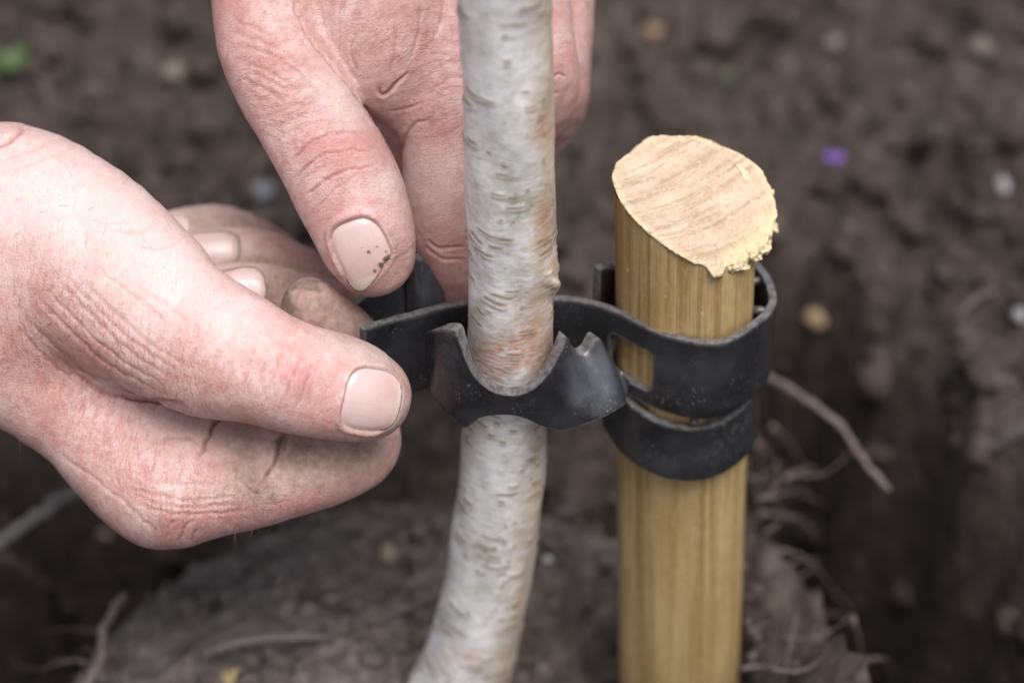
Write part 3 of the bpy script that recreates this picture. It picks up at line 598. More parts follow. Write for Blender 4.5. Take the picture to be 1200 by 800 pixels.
# ------------------------------------------------------------------ black rubber tree tie
tie_base = rel2world(np.array([20.0, 0, -48])); tie = empty('tree_tie', tie_base)
tag(tie, 'black rubber tree tie looped round the stake and cradling the birch trunk', 'tree tie')
def ribbon(name, st, thick=3.0, nu=160, nv=30, hole=None, wob=0.25, seed=0, label=None, out_sign=1, painted_sheen=None):
    """st: stations (x, y, ztop, zbot[, lean]) in upright mm along the strap; thickness grows to the left of travel * out_sign"""
    A = catmull(np.array([list(s)+[0.0]*(5-len(s)) for s in st], float), 24)
    L = np.concatenate([[0], np.cumsum(np.linalg.norm(np.diff(A[:, :2], axis=0), axis=1))]); q = np.linspace(0, L[-1], nu)
    A = np.column_stack([np.interp(q, L, A[:, k]) for k in range(5)])
    T = np.gradient(A[:, :2], axis=0); T /= np.maximum(np.linalg.norm(T, axis=1), 1e-9)[:, None]; N = np.stack([-T[:, 1], T[:, 0]], 1)*out_sign
    v = np.linspace(0, 1, nv); U, Vv = np.meshgrid(np.arange(nu), v, indexing='ij')
    Su = q[U]; keep = np.ones((nu-1, nv-1), bool)
    if hole:                                    # rounded slot: (s0, s1, v0, v1, corner) - snap the grid to its edge
        s0, s1, v0, v1, rc = hole; hgt = np.mean(A[:, 2]-A[:, 3]); cx, cy = (s0+s1)/2, (v0+v1)/2*hgt; hx, hy = (s1-s0)/2, (v1-v0)/2*hgt
        X, Y = Su-cx, Vv*hgt-cy
        def rbox(X, Y):
            a, b = np.abs(X)-hx+rc, np.abs(Y)-hy+rc; return np.hypot(np.maximum(a, 0), np.maximum(b, 0)) + np.minimum(np.maximum(a, b), 0) - rc
        d = rbox(X, Y); Xc, Yc = (X[:-1, :-1]+X[1:, 1:])/2, (Y[:-1, :-1]+Y[1:, 1:])/2; keep = rbox(Xc, Yc) > 0
        kv = np.zeros((nu, nv), int)
        for a in (0, 1):
            for b in (0, 1): kv[a:nu-1+a, b:nv-1+b] += keep
        bd = (kv > 0) & (kv < 4) & (np.abs(d) < 2.5)
        for _ in range(4):
            e = 0.05; gx_ = (rbox(X+e, Y)-rbox(X-e, Y))/(2*e); gy_ = (rbox(X, Y+e)-rbox(X, Y-e))/(2*e); dd = rbox(X, Y); X = np.where(bd, X-gx_*dd, X); Y = np.where(bd, Y-gy_*dd, Y)
        Su = np.clip(X+cx, 0, L[-1]); Vv = (Y+cy)/hgt
    I = np.stack([np.interp(Su.ravel(), q, A[:, k]) for k in range(5)], 1).reshape(nu, nv, 5); Nn = np.stack([np.interp(Su.ravel(), q, N[:, k]) for k in range(2)], 1).reshape(nu, nv, 2)
    Nn /= np.linalg.norm(Nn, axis=2)[..., None]
    Z = I[..., 2] + (I[..., 3]-I[..., 2])*Vv
    lean = I[..., 4]*(Vv-0.5)
    base = np.stack([I[..., 0]+Nn[..., 0]*lean, I[..., 1]+Nn[..., 1]*lean, Z], -1)
    base[..., 2] += wob*perlin((base*0.12+seed*3.7).reshape(-1, 3)).reshape(nu, nv)
    edge = np.minimum(np.minimum(Vv, 1-Vv)*np.mean(A[:, 2]-A[:, 3]), np.minimum(Su, L[-1]-Su)); rnd = 0.28*np.clip(1-edge/0.6, 0, 1)**2
    off = np.concatenate([Nn, np.zeros((nu, nv, 1))], -1); bumpy = (0.18*perlin((base*0.2+seed).reshape(-1, 3)) + 0.06*perlin((base*0.9+seed).reshape(-1, 3))).reshape(nu, nv)
    outer = base + off*(thick/2-rnd+bumpy)[..., None]; inner = base - off*(thick/2-rnd-bumpy)[..., None]
    V = np.vstack([outer.reshape(-1, 3), inner.reshape(-1, 3)]); k = nu*nv; id_ = np.arange(k).reshape(nu, nv)
    f = np.stack([id_[:-1, :-1], id_[1:, :-1], id_[1:, 1:], id_[:-1, 1:]], -1)[keep]
    ed = {}
    for a, b, c, d2 in f:
        for p, r in ((a, b), (b, c), (c, d2), (d2, a)): ed[(p, r)] = 1
    side = np.array([(p+k, r+k, r, p)[::-1] for (p, r) in ed if (r, p) not in ed])
    em = np.zeros(k); em[np.unique(side[side < k])] = 1.0
    sel = np.unique(np.concatenate([f.ravel(), f.ravel()+k])); remap = np.full(2*k, -1); remap[sel] = np.arange(len(sel))
    # side walls get their own vertices so that strap edges stay crisp
    fl = f[:, ::-1] if out_sign > 0 else f; Fa = np.vstack([fl, fl[:, ::-1]+k]); Fa = remap[Fa]; Vk = V[sel]
    su = np.unique(side); rm2 = np.full(2*k, -1); rm2[su] = np.arange(len(su))+len(Vk); sd_ = rm2[side]
    if out_sign > 0: sd_ = sd_[:, ::-1]
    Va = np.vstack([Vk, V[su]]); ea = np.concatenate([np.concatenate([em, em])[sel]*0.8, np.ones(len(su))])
    o = mesh(name, rel2world(Va), np.vstack([Fa, sd_]), RUBBER, tie, tie_base, True, dict(edge=ea, painted_sheen=np.zeros(len(Va)) if painted_sheen is None else painted_sheen(cam2px(rel2cam(Va)))))
    if label: o['label'] = label
    return o
def zpx(px, py, y): return on_y(px, py, y)[2]
# upper band: from the gripped end, behind the trunk, round the stake
xy = lambda px, py: on_z(px, py, 0.0)[:2]
pts = [(424, 384), (455, 375), (500, 363), (548, 353), (597, 348), (645, 348), (682, 351), (722, 363), (762, 383), (800, 396), (832, 400), (860, 394)]
A = [xy(*p) for p in pts]; c = ST0[:2]; Rb = 22.6
for a in np.radians([-22, 5, 35, 65, 95, 125, 150]): A.append(c + np.array([1.0*Rb*math.cos(a)+0.5, Rb*math.sin(a)]))
st = [(x, y, 0.0, -26.2) for x, y in A]
for i, (x, y, Y) in enumerate(((424, 384, -5.0), (455, 375, 1.5), (500, 363, 8.5))): st[i] = (on_y(x, y, Y)[0], Y, zpx(x, y, Y), zpx(x, y, Y)-26.5)
upper_band = ribbon('upper_band', st, 2.5, 420, 34, hole=(74.0, 88.5, .27, .82, 2.6), seed=1, out_sign=-1, painted_sheen=lambda q: 0.30*np.exp(-(((q[:, 0]-800)/60)**2+((q[:, 1]-430)/30)**2)))  # front facing the light painted slightly paler
# lower band
st = []
for a in np.radians(np.arange(-200, 161, 20)):
    zt = -25.8 - 5.5*max(0, -math.sin(a)) - 1.0*math.cos(a) + 1.5*max(0, -math.cos(a)); st.append((c[0]+1.0*20.7*math.cos(a)+0.5, c[1]+20.4*math.sin(a), zt, zt-17.0-1.0*max(0, -math.sin(a)), 1.5))
lower_band = ribbon('lower_band', st, 2.5, 300, 26, seed=2, out_sign=-1)
# end tab standing up between stake and band
y0 = ST0[1]+3
st = [(on_y(x, 330, y)[0], y, zpx(x, t, y), zpx(x, b, y)) for x, t, b, y in ((699, 314, 372, y0-2), (707, 311, 374, y0), (716, 314, 376, y0+3), (726, 318, 378, y0+8))]
ribbon('end_tab', st, 3.0, 40, 24, seed=3, out_sign=-1)
# trunk cradle in front of the trunk
cr = [(507, 398, 452, -2.0, 0), (509, 389, 458, -5.5, 0), (516, 384, 466, -9.0, 0), (527, 382, 480, -11.6, 0), (538, 384, 491, -13.2, 0), (544, 400, 497, -14.0, 0), (551, 424, 494, -14.6, 0), (562, 442, 485, -15.0, 0), (578, 453, 481, -15.3, -1), (600, 458, 482, -15.5, -1), (620, 452, 487, -15.2, 0), (638, 437, 496, -14.4, 2), (655, 412, 501, -13.0, 5), (668, 390, 497, -11.4, 8), (673, 389, 495, -10.6, 9), (680, 399, 492, -9.4, 10), (690, 409, 487, -7.8, 11), (699, 405, 482, -6.2, 11), (708, 391, 477, -4.6, 11), (713, 390, 472, -3.6, 10), (718, 402, 462, -2.5, 8), (721, 414, 446, -1.8, 7)]
st = [(on_y(x, 430, y)[0], y, zpx(x, t, y+l/2), zpx(x, b, y-l/2), l) for x, t, b, y, l in cr]
flap = lambda q: np.exp(-(((q[:, 0]-692)/26)**4 + ((q[:, 1]-445)/34)**4))*0.85 + 0.45*np.exp(-(((q[:, 0]-523)/14)**2 + ((q[:, 1]-420)/36)**2))  # pale sheen painted on the right flap and left wing
ribbon('trunk_cradle', st, 3.7, 320, 30, seed=4, out_sign=-1, wob=.4, painted_sheen=flap)
# tail pinched by the far hand
def flat(a, n=9): return [tuple(np.array(p)+(np.array(q)-np.array(p))*t) for p, q in zip(a[:-1], a[1:]) for t in np.linspace(0, 1, n)[:-1]] + [a[-1]]
tl = flat([(414, 356, 378, 13.5), (455, 322, 371, 14.5), (481, 298, 365, 17.5)])
ribbon('strap_tail', [(on_y(x, 340, y)[0], y, zpx(x, t, y), zpx(x, b, y)) for x, t, b, y in tl], 3.2, 60, 24, seed=5, out_sign=-1, painted_sheen=lambda q: 0.7+0*q[:, 0])  # lit look of the tail painted into its colour
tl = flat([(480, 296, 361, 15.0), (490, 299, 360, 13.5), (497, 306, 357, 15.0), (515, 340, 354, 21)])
ribbon('tail_lug', [(on_y(x, 340, y)[0], y, zpx(x, t, y), zpx(x, b, y)) for x, t, b, y in tl], 3.6, 60, 24, seed=6, out_sign=-1, painted_sheen=lambda q: 0.3+0.7*sstep(488, 500, q[:, 0]))  # highlight on the lug painted, stronger towards its end
# little pegs moulded on the inside of the strap
for a, z, r0 in ((20, -2.5, 20.5), (48, -2.0, 20.5), (-12, -3.5, 20.2), (-58, -28.5, 19.0), (-70, -29.0, 19.0), (-82, -29.5, 19.0), (-45, -28.0, 19.0)):
    t = math.radians(a); d = np.array([math.cos(t), math.sin(t), 0]); p = np.array([c[0], c[1], z]) + d*r0
    W = np.array([p-d*2.2, p-d*1.8, p+d*1.2, p+d*1.8]); V, F = tube(W, [.5, 1.1, 1.2, .9], 10); mesh('peg', rel2world(V), F, RUBBER, upper_band if z > -10 else lower_band, tie_base, True, dict(edge=np.full(len(V), .7), painted_sheen=np.zeros(len(V))))

# ------------------------------------------------------------------ hands: one implicit surface each, meshed with surface nets
class Seg:
    __slots__ = ('p', 'a', 'L', 'w', 'd', 'r0', 'r1', 'f0', 'f1', 's0')
def chain(pts, sub=3, s0=0.0):
    """pts: (photo x, photo y, mm towards camera, half width in photo px, depth/width ratio)"""
    C = catmull([list(p) + [0.9]*(5-len(p)) for p in pts], sub); segs = []; s = s0
    pos = px2cam(C[:, 0], C[:, 1], C[:, 2]); rad = C[:, 3]*(DIST-C[:, 2])/FPX
    for i in range(len(C)-1):
        g = Seg(); v = pos[i+1]-pos[i]; g.L = np.linalg.norm(v); g.a = v/g.L; g.p = pos[i]
        z = np.array([0, 0, 1.0]); d = z - g.a*(z@g.a)
        if np.linalg.norm(d) < 0.2: d = np.array([0, 1.0, 0]) - g.a*g.a[1]
        g.d = d/np.linalg.norm(d); g.w = np.cross(g.d, g.a)
        g.r0, g.r1, g.f0, g.f1, g.s0 = rad[i], rad[i+1], C[i, 4], C[i+1, 4], s; s += g.L
        segs.append(g)
    return segs
def seg_eval(g, P):
    q = P - g.p.astype(np.float32); x = q@g.a.astype(np.float32); t = np.clip(x/g.L, 0, 1); e = x - t*g.L
    rw = g.r0+(g.r1-g.r0)*t; rd = rw*(g.f0+(g.f1-g.f0)*t); re = np.minimum(rw, rd)
    y = q@g.w.astype(np.float32); z = q@g.d.astype(np.float32)
    k0 = np.sqrt((e/re)**2+(y/rw)**2+(z/rd)**2); k1 = np.sqrt((e/re**2)**2+(y/rw**2)**2+(z/rd**2)**2)
    return k0*(k0-1)/np.maximum(k1, 1e-6)
def smin(a, b, k):
    h = np.maximum(k-np.abs(a-b), 0)/k; return np.minimum(a, b) - h*h*k*0.25
class Hand:
    """body: groups blended into each other; digits: each blended into the body, but only touching its neighbours"""
    def __init__(s): s.body = []; s.digits = []; s.names = []; s.sep = 0.9
    def add_body(s, name, pts, k=8.0, sub=3): s.body.append((name, chain(pts, sub), k)); s.names.append(name)
    def add_digit(s, name, pts, k=6.0, sub=3, root=True): s.digits.append((name, chain(pts, sub), k, root)); s.names.append(name)
    def grp(s, segs, P):
        d = None; lo, hi = s.box; local = np.max(hi-lo) < 60
        for g in segs:
            if local:                     # skip limbs that cannot matter here
                m = g.p + g.a*g.L*0.5; gap = np.linalg.norm(np.maximum(np.maximum(lo-m, m-hi), 0)) - g.L*0.5 - max(g.r0, g.r1, g.r0*g.f0, g.r1*g.f1)
                if gap > 14: continue
            v = seg_eval(g, P); d = v if d is None else smin(d, v, 1.2)
        return np.full(len(P), 60.0, np.float32) if d is None else d
    def sdf(s, P, ids=False):
        P = np.asarray(P, np.float32); D = {}; s.box = (P.min(0), P.max(0))
        b = None
        for name, segs, k in s.body:
            v = s.grp(segs, P); D[name] = v; b = v if b is None else smin(b, v, k)
        out = b
        for name, segs, k, root in s.digits:
            v = s.grp(segs, P); D[name] = v
            out = smin(out, smin(b, v, k) if root else v, s.sep)
        if ids: return out, np.argmin(np.stack([D[n] for n in s.names]), 0)
        return out
    def bounds(s):
        lo = np.full(3, 1e9); hi = -lo
        for grp in s.body+s.digits:
            for g in grp[1]:
                for p, r in ((g.p, max(g.r0, g.r0*g.f0)), (g.p+g.a*g.L, max(g.r1, g.r1*g.f1))):
                    lo = np.minimum(lo, p-r-3); hi = np.maximum(hi, p+r+3)
        return lo, hi
    def mesh(s, h=0.6):
        B = 8; lo, hi = s.bounds(); nb = np.ceil((hi-lo)/(h*B)).astype(int)+1; n = nb*B
        bi = np.stack(np.meshgrid(*[np.arange(k) for k in nb], indexing='ij'), -1).reshape(-1, 3)
        cd = s.sdf(lo + (bi+0.5)*B*h - h*0.5)
        phi = np.repeat(np.repeat(np.repeat(np.where(cd < 0, -9, 9).astype(np.float32).reshape(nb), B, 0), B, 1), B, 2)
        act = bi[np.abs(cd) < B*h*0.9+2.0]; key = (act//4)@np.array([1000000, 1000, 1]); act = act[np.argsort(key, kind='stable')]; key = np.sort(key)
        cuts = np.concatenate([[0], np.where(np.diff(key))[0]+1, [len(act)]])
        off = np.stack(np.meshgrid(*[np.arange(B)]*3, indexing='ij'), -1).reshape(-1, 3)
        for c0, c1 in zip(cuts[:-1], cuts[1:]):
            I = (act[c0:c1, None, :]*B + off[None]).reshape(-1, 3)
            phi[I[:, 0], I[:, 1], I[:, 2]] = s.sdf(lo + I*h)
        return surface_nets(phi, lo, h)
def surface_nets(phi, lo, h):
    s = phi < 0; n = np.array(phi.shape)
    cnt = np.zeros(n-1, np.int8)
    sl = lambda o, k: slice(o, k-1+o)
    for o in np.ndindex(2, 2, 2): cnt += s[sl(o[0], n[0]), sl(o[1], n[1]), sl(o[2], n[2])]
    ijk = np.argwhere((cnt > 0) & (cnt < 8)); idx = np.full(n-1, -1, np.int32); idx[tuple(ijk.T)] = np.arange(len(ijk))
    acc = np.zeros((len(ijk), 3)); m = np.zeros(len(ijk))
    for ax in range(3):
        for o in np.ndindex(2, 2):
            c0 = np.insert(np.array(o), ax, 0); c1 = c0.copy(); c1[ax] = 1
            p0 = phi[tuple((ijk+c0).T)]; p1 = phi[tuple((ijk+c1).T)]; cr = (p0 < 0) != (p1 < 0)
            t = np.where(cr, p0/np.where(cr, p0-p1, 1), 0); acc += cr[:, None]*(c0 + t[:, None]*(c1-c0)); m += cr
    V = lo + h*(ijk + acc/m[:, None]); F = []
    for ax in range(3):
        a = [slice(None)]*3; b = [slice(None)]*3; a[ax] = slice(0, -1); b[ax] = slice(1, None)
        e = np.argwhere(s[tuple(a)] != s[tuple(b)]); u, w = (ax+1) % 3, (ax+2) % 3
        e = e[(e[:, u] > 0) & (e[:, w] > 0) & (e[:, u] < n[u]-1) & (e[:, w] < n[w]-1)]
        du = np.zeros(3, int); du[u] = 1; dw = np.zeros(3, int); dw[w] = 1
        q = np.stack([idx[tuple((e-du-dw).T)], idx[tuple((e-dw).T)], idx[tuple(e.T)], idx[tuple((e-du).T)]], -1)
        inside = s[tuple(e.T)]; q[~inside] = q[~inside][:, ::-1]; F.append(q)
    return V, np.vstack(F)
def vnormals(V, F):
    N = np.zeros_like(V); fn = np.cross(V[F[:, 2]]-V[F[:, 0]], V[F[:, 3]]-V[F[:, 1]])
    for k in range(4): np.add.at(N, F[:, k], fn)
    return N/np.maximum(np.linalg.norm(N, axis=1), 1e-9)[:, None]
def relax(V, F, it=2, lam=0.5, mu=-0.52):
    E = np.vstack([F[:, [0, 1]], F[:, [1, 2]], F[:, [2, 3]], F[:, [3, 0]]]); deg = np.bincount(E[:, 0], minlength=len(V)) + np.bincount(E[:, 1], minlength=len(V))
    for _ in range(it):
        for w in (lam, mu):
            A = np.zeros_like(V)
            for k in range(3): A[:, k] = np.bincount(E[:, 0], V[E[:, 1], k], len(V)) + np.bincount(E[:, 1], V[E[:, 0], k], len(V))
            V = V + w*(A/deg[:, None]-V)
    return V
class Nail: pass
def nail_frame(hand, spec):
    """spec: centre px, direction px, length px, width px, start z; extra tilt"""
    nl = Nail(); (cx, cy), (dx, dy), Lp, Wp, z0 = spec[:5]
    nl.ex = spec[5]; segs = [g for g in hand.digits if g[0] == nl.ex['digit']][0][1]
    def f_(P):
        P = np.asarray(P, np.float32); hand.box = (P.min(0)-100, P.max(0)+100); return hand.grp(segs, P)
    nl.f = f_
    zz = np.linspace(z0+25, z0-25, 400); P = px2cam(np.full(400, cx), np.full(400, cy), zz); d = f_(P)
    k = int(np.argmax(d < 0)); p = P[k]; e = 1.5
    n = np.array([f_(p[None]+v)[0]-f_(p[None]-v)[0] for v in np.eye(3)*e]); n /= np.linalg.norm(n)
    a = np.array([dx, -dy, 0.0]); a -= n*(a@n); a /= np.linalg.norm(a)
    nl.c, nl.n, nl.a, nl.s = p, n, a, np.cross(n, a); sc = (DIST-p[2])/FPX
    nl.L, nl.W = Lp*sc/2, Wp*sc/2
    return nl
def nail_local(nl, V):
    q = V-nl.c; return q@nl.a/nl.L, q@nl.s/nl.W, q@nl.n
def nail_out(nl, A, B):
    """<1 inside the nail outline: rounded root, squarer free edge; 'skew' slants the free edge"""
    sk = nl.ex.get('skew', 0.0); A2 = np.where(A > 0, A + sk*B*np.clip(A, 0, 1), A)
    pw = np.where(A2 > 0, nl.ex.get('ptip', 3.2), nl.ex.get('proot', 2.5))
    return (np.abs(A2)**pw + np.abs(B)**3.0)**(1/3.0)
def build_hand(hand, label, cat, origin_px, nails, creases, dirt, red, pale, wrinkle, vox=0.5, bumps=(), soft=0.5, hdir=(1, 0)):
    V, F = hand.mesh(vox); V = relax(V, F, 3); N = vnormals(V, F)
    _, ids = hand.sdf(V, True); names = hand.names; px = cam2px(V); facing = N[:, 2]
    # coordinates along / across the hand for the fine skin lines
    ax = np.array([hdir[0], -hdir[1], 0.0]); ax /= np.linalg.norm(ax); pe = np.array([-ax[1], ax[0], 0.0])
    warp = 3.0*np.stack([perlin(V/22.0+3), perlin(V/22.0+31), perlin(V/22.0+77)], 1)
    bone = np.stack([(V+warp)@ax, (V+warp)@pe, V[:, 2]], 1)
    # low relief of flesh
    disp = 0.55*soft*perlin(V/17.0) + 0.35*soft*perlin(V/7.5+9)
    cre = np.zeros(len(V)); fm = facing > -0.15
    def gmask(g): return fm if g is None else fm & np.isin(ids, [names.index(k) for k in ([g] if isinstance(g, str) else g)])
    for (x, y, r, amt, g) in bumps:
        m = gmask(g); d2 = ((px[m]-np.array([x, y]))**2).sum(1)/r**2; disp[m] += amt*np.exp(-d2)
    wob = np.stack([perlin(V/3.0+5), perlin(V/3.0+50)], 1)*4.0
    for c in creases:
        pts, wid, dep, g = c[:4]; m = np.where(gmask(g))[0]; P = catmull(np.array(pts, float), 5)
        d, t = poly_dist(px[m]+wob[m]*(c[5] if len(c) > 5 else 0.6), P); fade = np.clip(np.minimum(t, 1-t)*5, 0, 1)**0.6 if (len(c) < 5 or c[4]) else 1.0
        dm = d/4.5; k = np.exp(-(dm/wid)**2)*fade
        disp[m] -= dep*k; disp[m] += dep*0.14*np.exp(-((dm-wid*2.1)/(wid*1.3))**2)*fade
        cre[m] = np.maximum(cre[m], np.exp(-(dm/(wid*0.8))**2)*fade*min(1, dep/0.8))
    nls = [nail_frame(hand, s) for s in nails]
    dv = np.zeros(len(V))
    for nl in nls:                               # keep the nail bed smooth
        A, Bc, H = nail_local(nl, V); near = (np.abs(H) < nl.W*1.6) & (N@nl.n > -0.1) & (ids == names.index(nl.ex['digit']))
        disp *= np.where(near, sstep(1.0, 1.5, nail_out(nl, A, Bc)), 1.0)
    for nl in nls:
        A, Bc, H = nail_local(nl, V); near = (np.abs(H) < nl.W*1.6) & (N@nl.n > -0.1) & (ids == names.index(nl.ex['digit'])) & (np.abs(A) < 2.2) & (np.abs(Bc) < 2.2)
        r = nail_out(nl, A, Bc); dist = (r-1)*nl.W; ins = near & (r < 1.04)
        disp[ins] -= 0.8*min(1.0, nl.W/8.5)*sstep(1.04, 0.95, r[ins])
        prox = sstep(0.75, 0.2, A); ring = near & (r >= 0.9)
        sc_ = min(1.0, nl.W/8.5); disp[ring] += nl.ex.get('fold', 1.0)*sc_*(0.45*prox[ring]+0.22)*np.exp(-((dist[ring]-0.75*sc_)/(0.8*sc_))**2)
        gr = near & (r > 0.9) & (r < 1.25); dv[gr] = np.maximum(dv[gr], nl.ex.get('rim', 0.25)*np.exp(-(dist[gr]/0.45)**2))
        tipflesh = near & (r >= 1) & (A > 0.6); disp[tipflesh] -= 0.25
    V2 = V + N*disp[:, None]
    # colour maps: soil on the skin, redness, paler skin, fine wrinkling
    def paint(items, out):
        for (pts, r, amt, g) in items:
            m = np.where(gmask(g))[0]; P = np.array(pts, float).reshape(-1, 2)
            d = np.linalg.norm(px[m]-P[0], axis=1) if len(P) == 1 else poly_dist(px[m]+wob[m]*2, P)[0]
            out[m] = np.maximum(out[m], amt*np.exp(-(d/r)**2)) if amt > 0 else np.clip(out[m]+amt*np.exp(-(d/r)**2), 0, 1)
        return out
    at = dict(dirt=np.clip(paint(dirt, dv.copy()), 0, 1), red=paint(red, np.zeros(len(V))), pale=paint(pale, np.zeros(len(V))),
              wrinkle=paint(wrinkle, np.full(len(V), 0.28)), crease=cre, bone=bone/1000)
    origin = cam2world(px2cam(*origin_px))
    o = mesh('hand', cam2world(V2), F, SKIN, None, origin, True, at)
    tag(o, label, cat)
    for nl in nls:
        na, nb = 44, 36; a = np.linspace(-1, 1, na); b = np.linspace(-1, 1, nb); A, Bm = np.meshgrid(a, b, indexing='ij')
        # squircle-like mapping of the square onto the outline
        rr = nail_out(nl, A, Bm); mx = np.maximum(np.abs(A), np.abs(Bm)); s = np.where(rr > 1e-6, mx/np.maximum(rr, 1e-6), 1)
        A2, B2 = A*s, Bm*s
        P0 = nl.c + A2.reshape(-1, 1)*nl.L*nl.a + B2.reshape(-1, 1)*nl.W*nl.s
        H = np.full(len(P0), 9.0)
        for _ in range(60):
            d = nl.f(P0 + H[:, None]*nl.n); H -= np.clip(d, -1, 1)*0.7
        af, bf = A2.ravel(), B2.ravel(); Q = np.stack([np.ones_like(af), af, bf, af*af, af*bf, bf*bf, bf**4, af*bf*bf], 1); good = mx.ravel() < 0.85
        H = Q@np.linalg.lstsq(Q[good], H[good], rcond=None)[0]                  # a smooth curved plate through the nail bed
        top = P0 + (H + nl.ex.get('lift', 0.05))[:, None]*nl.n
        edge = mx.ravel(); top -= (0.50*sstep(0.78, 1.0, edge)**1.5)[:, None]*nl.n*(1-0.6*sstep(0.5, 0.9, A2.ravel()))[:, None]
        bot = top - 0.5*nl.n
        Vn = np.vstack([top, bot]); f = grid_faces(na, nb); nn = na*nb
        loop = [i*nb for i in range(na)] + [(na-1)*nb+j for j in range(1, nb)] + [i*nb+nb-1 for i in range(na-2, -1, -1)] + [j for j in range(nb-2, 0, -1)]
        side = np.array([(loop[i], loop[i]+nn, loop[(i+1) % len(loop)]+nn, loop[(i+1) % len(loop)]) for i in range(len(loop))])
        Fn = np.vstack([f, f[:, ::-1]+nn, side])
        nd = np.zeros(nn)
        for (pa, pb, r, amt) in nl.ex.get('dirt', ()): nd = np.maximum(nd, amt*np.exp(-(((A2.ravel()-pa)*nl.L)**2+((B2.ravel()-pb)*nl.W)**2)/r**2))
        nd = np.maximum(nd, nl.ex.get('edge', 0.2)*sstep(0.90, 1.0, edge)*sstep(-0.2, 0.4, A2.ravel()))
        nd = np.maximum(nd, nl.ex.get('redge', 0.0)*sstep(0.80, 1.0, edge)); nd = np.maximum(nd, nl.ex.get('film', 0.0))
        uvv = np.stack([A2.ravel(), B2.ravel(), 0*nd], 1)
        mesh('fingernail', cam2world(Vn), Fn, NAIL, o, origin, True, dict(nuv=np.vstack([uvv, uvv]), dirt=np.concatenate([nd, nd])))
    return o

# --- the hand whose thumb presses the strap end against its curled index finger (comes in from beside the tree)
RH = Hand(); RH.sep = 0.35
RH.add_body('wrist', [(-640, 120, -35, 175, .85), (-400, 195, -20, 155, .8), (-190, 255, -6, 138, .74), (-60, 290, -2, 142, .66), (20, 315, -2, 148, .56)], 10)
RH.add_body('dorsum', [(-60, 320, -6, 130, .66), (60, 420, -6, 100, .7), (130, 492, -7, 80, .75), (196, 560, -6, 76, .8)], 10)
RH.add_body('palm', [(-20, 270, -30, 120, .6), (90, 330, -38, 108, .7), (170, 420, -42, 100, .75), (215, 465, -42, 80, .8)], 12)
RH.add_body('thenar', [(10, 290, 0, 140, .60), (62, 296, 5, 126, .66), (112, 312, 10, 106, .78), (160, 345, 14, 92, .88)], 9)
RH.add_digit('thumb', [(112, 322, 9, 96, .8), (165, 358, 14, 92, .82), (215, 391, 19, 85, .84), (268, 414, 22, 76, .85), (310, 431, 24, 67, .88), (350, 444, 24, 63, .88), (390, 452, 22, 61, .84), (425, 462, 20, 55, .80), (446, 469, 18.5, 46, .78)], 4)
RH.add_digit('index', [(150, 520, -8, 74, .85), (197, 560, -6, 76, .85), (262, 556, -3, 69, .86), (330, 547, -1, 60, .9), (392, 535, -2, 52, .95), (424, 522, -6, 43, 1.0), (424, 490, -13, 40, 1.0), (410, 448, -18, 36, 1.0), (425, 412, -12, 28, 1.0), (402, 384, -4, 31, 1.0), (364, 360, 4, 35, 1.0)], 8)
RH.add_digit('middle', [(180, 500, -24, 74, .9), (300, 520, -28, 62, .9), (395, 500, -34, 46, 1.0), (405, 440, -34, 42, 1.0), (395, 380, -26, 40, .95), (338, 350, -21, 37, .92), (290, 341, -17, 33, .9), (245, 342, -16, 30, .9)], 6)
RH.add_digit('ring', [(160, 470, -42, 70, .9), (280, 480, -46, 60, .9), (380, 450, -48, 46, 1.0), (398, 390, -46, 42, 1.0), (362, 340, -44, 40, .95), (312, 308, -40, 36, .92), (260, 300, -37, 33, .9), (212, 304, -36, 30, .9)], 6)
RH.add_digit('little', [(130, 430, -58, 64, .9), (240, 430, -62, 52, .9), (330, 400, -62, 42, 1.0), (350, 350, -60, 36, 1.0), (318, 306, -57, 36, .95), (262, 278, -55, 36, .95), (220, 276, -54, 32, .9), (180, 284, -54, 29, .9)], 6)
rh_nails = [((438, 471), (1.0, .22), 75, 76, 20, dict(digit='thumb', ptip=2.6, proot=3.2, edge=.75, rim=.45, film=.24)),
            ((278, 339), (-1.0, .22), 68, 50, -10, dict(digit='middle', redge=.62, rim=1.0, proot=2.6, fold=.35, film=.40)),
            ((244, 291), (-1.0, .06), 72, 46, -28, dict(digit='ring', redge=.5, rim=.9, proot=2.6, fold=.35, film=.36)),
            ((203, 266), (-1.0, .15), 40, 30, -45, dict(digit='little', redge=.3, rim=.4))]
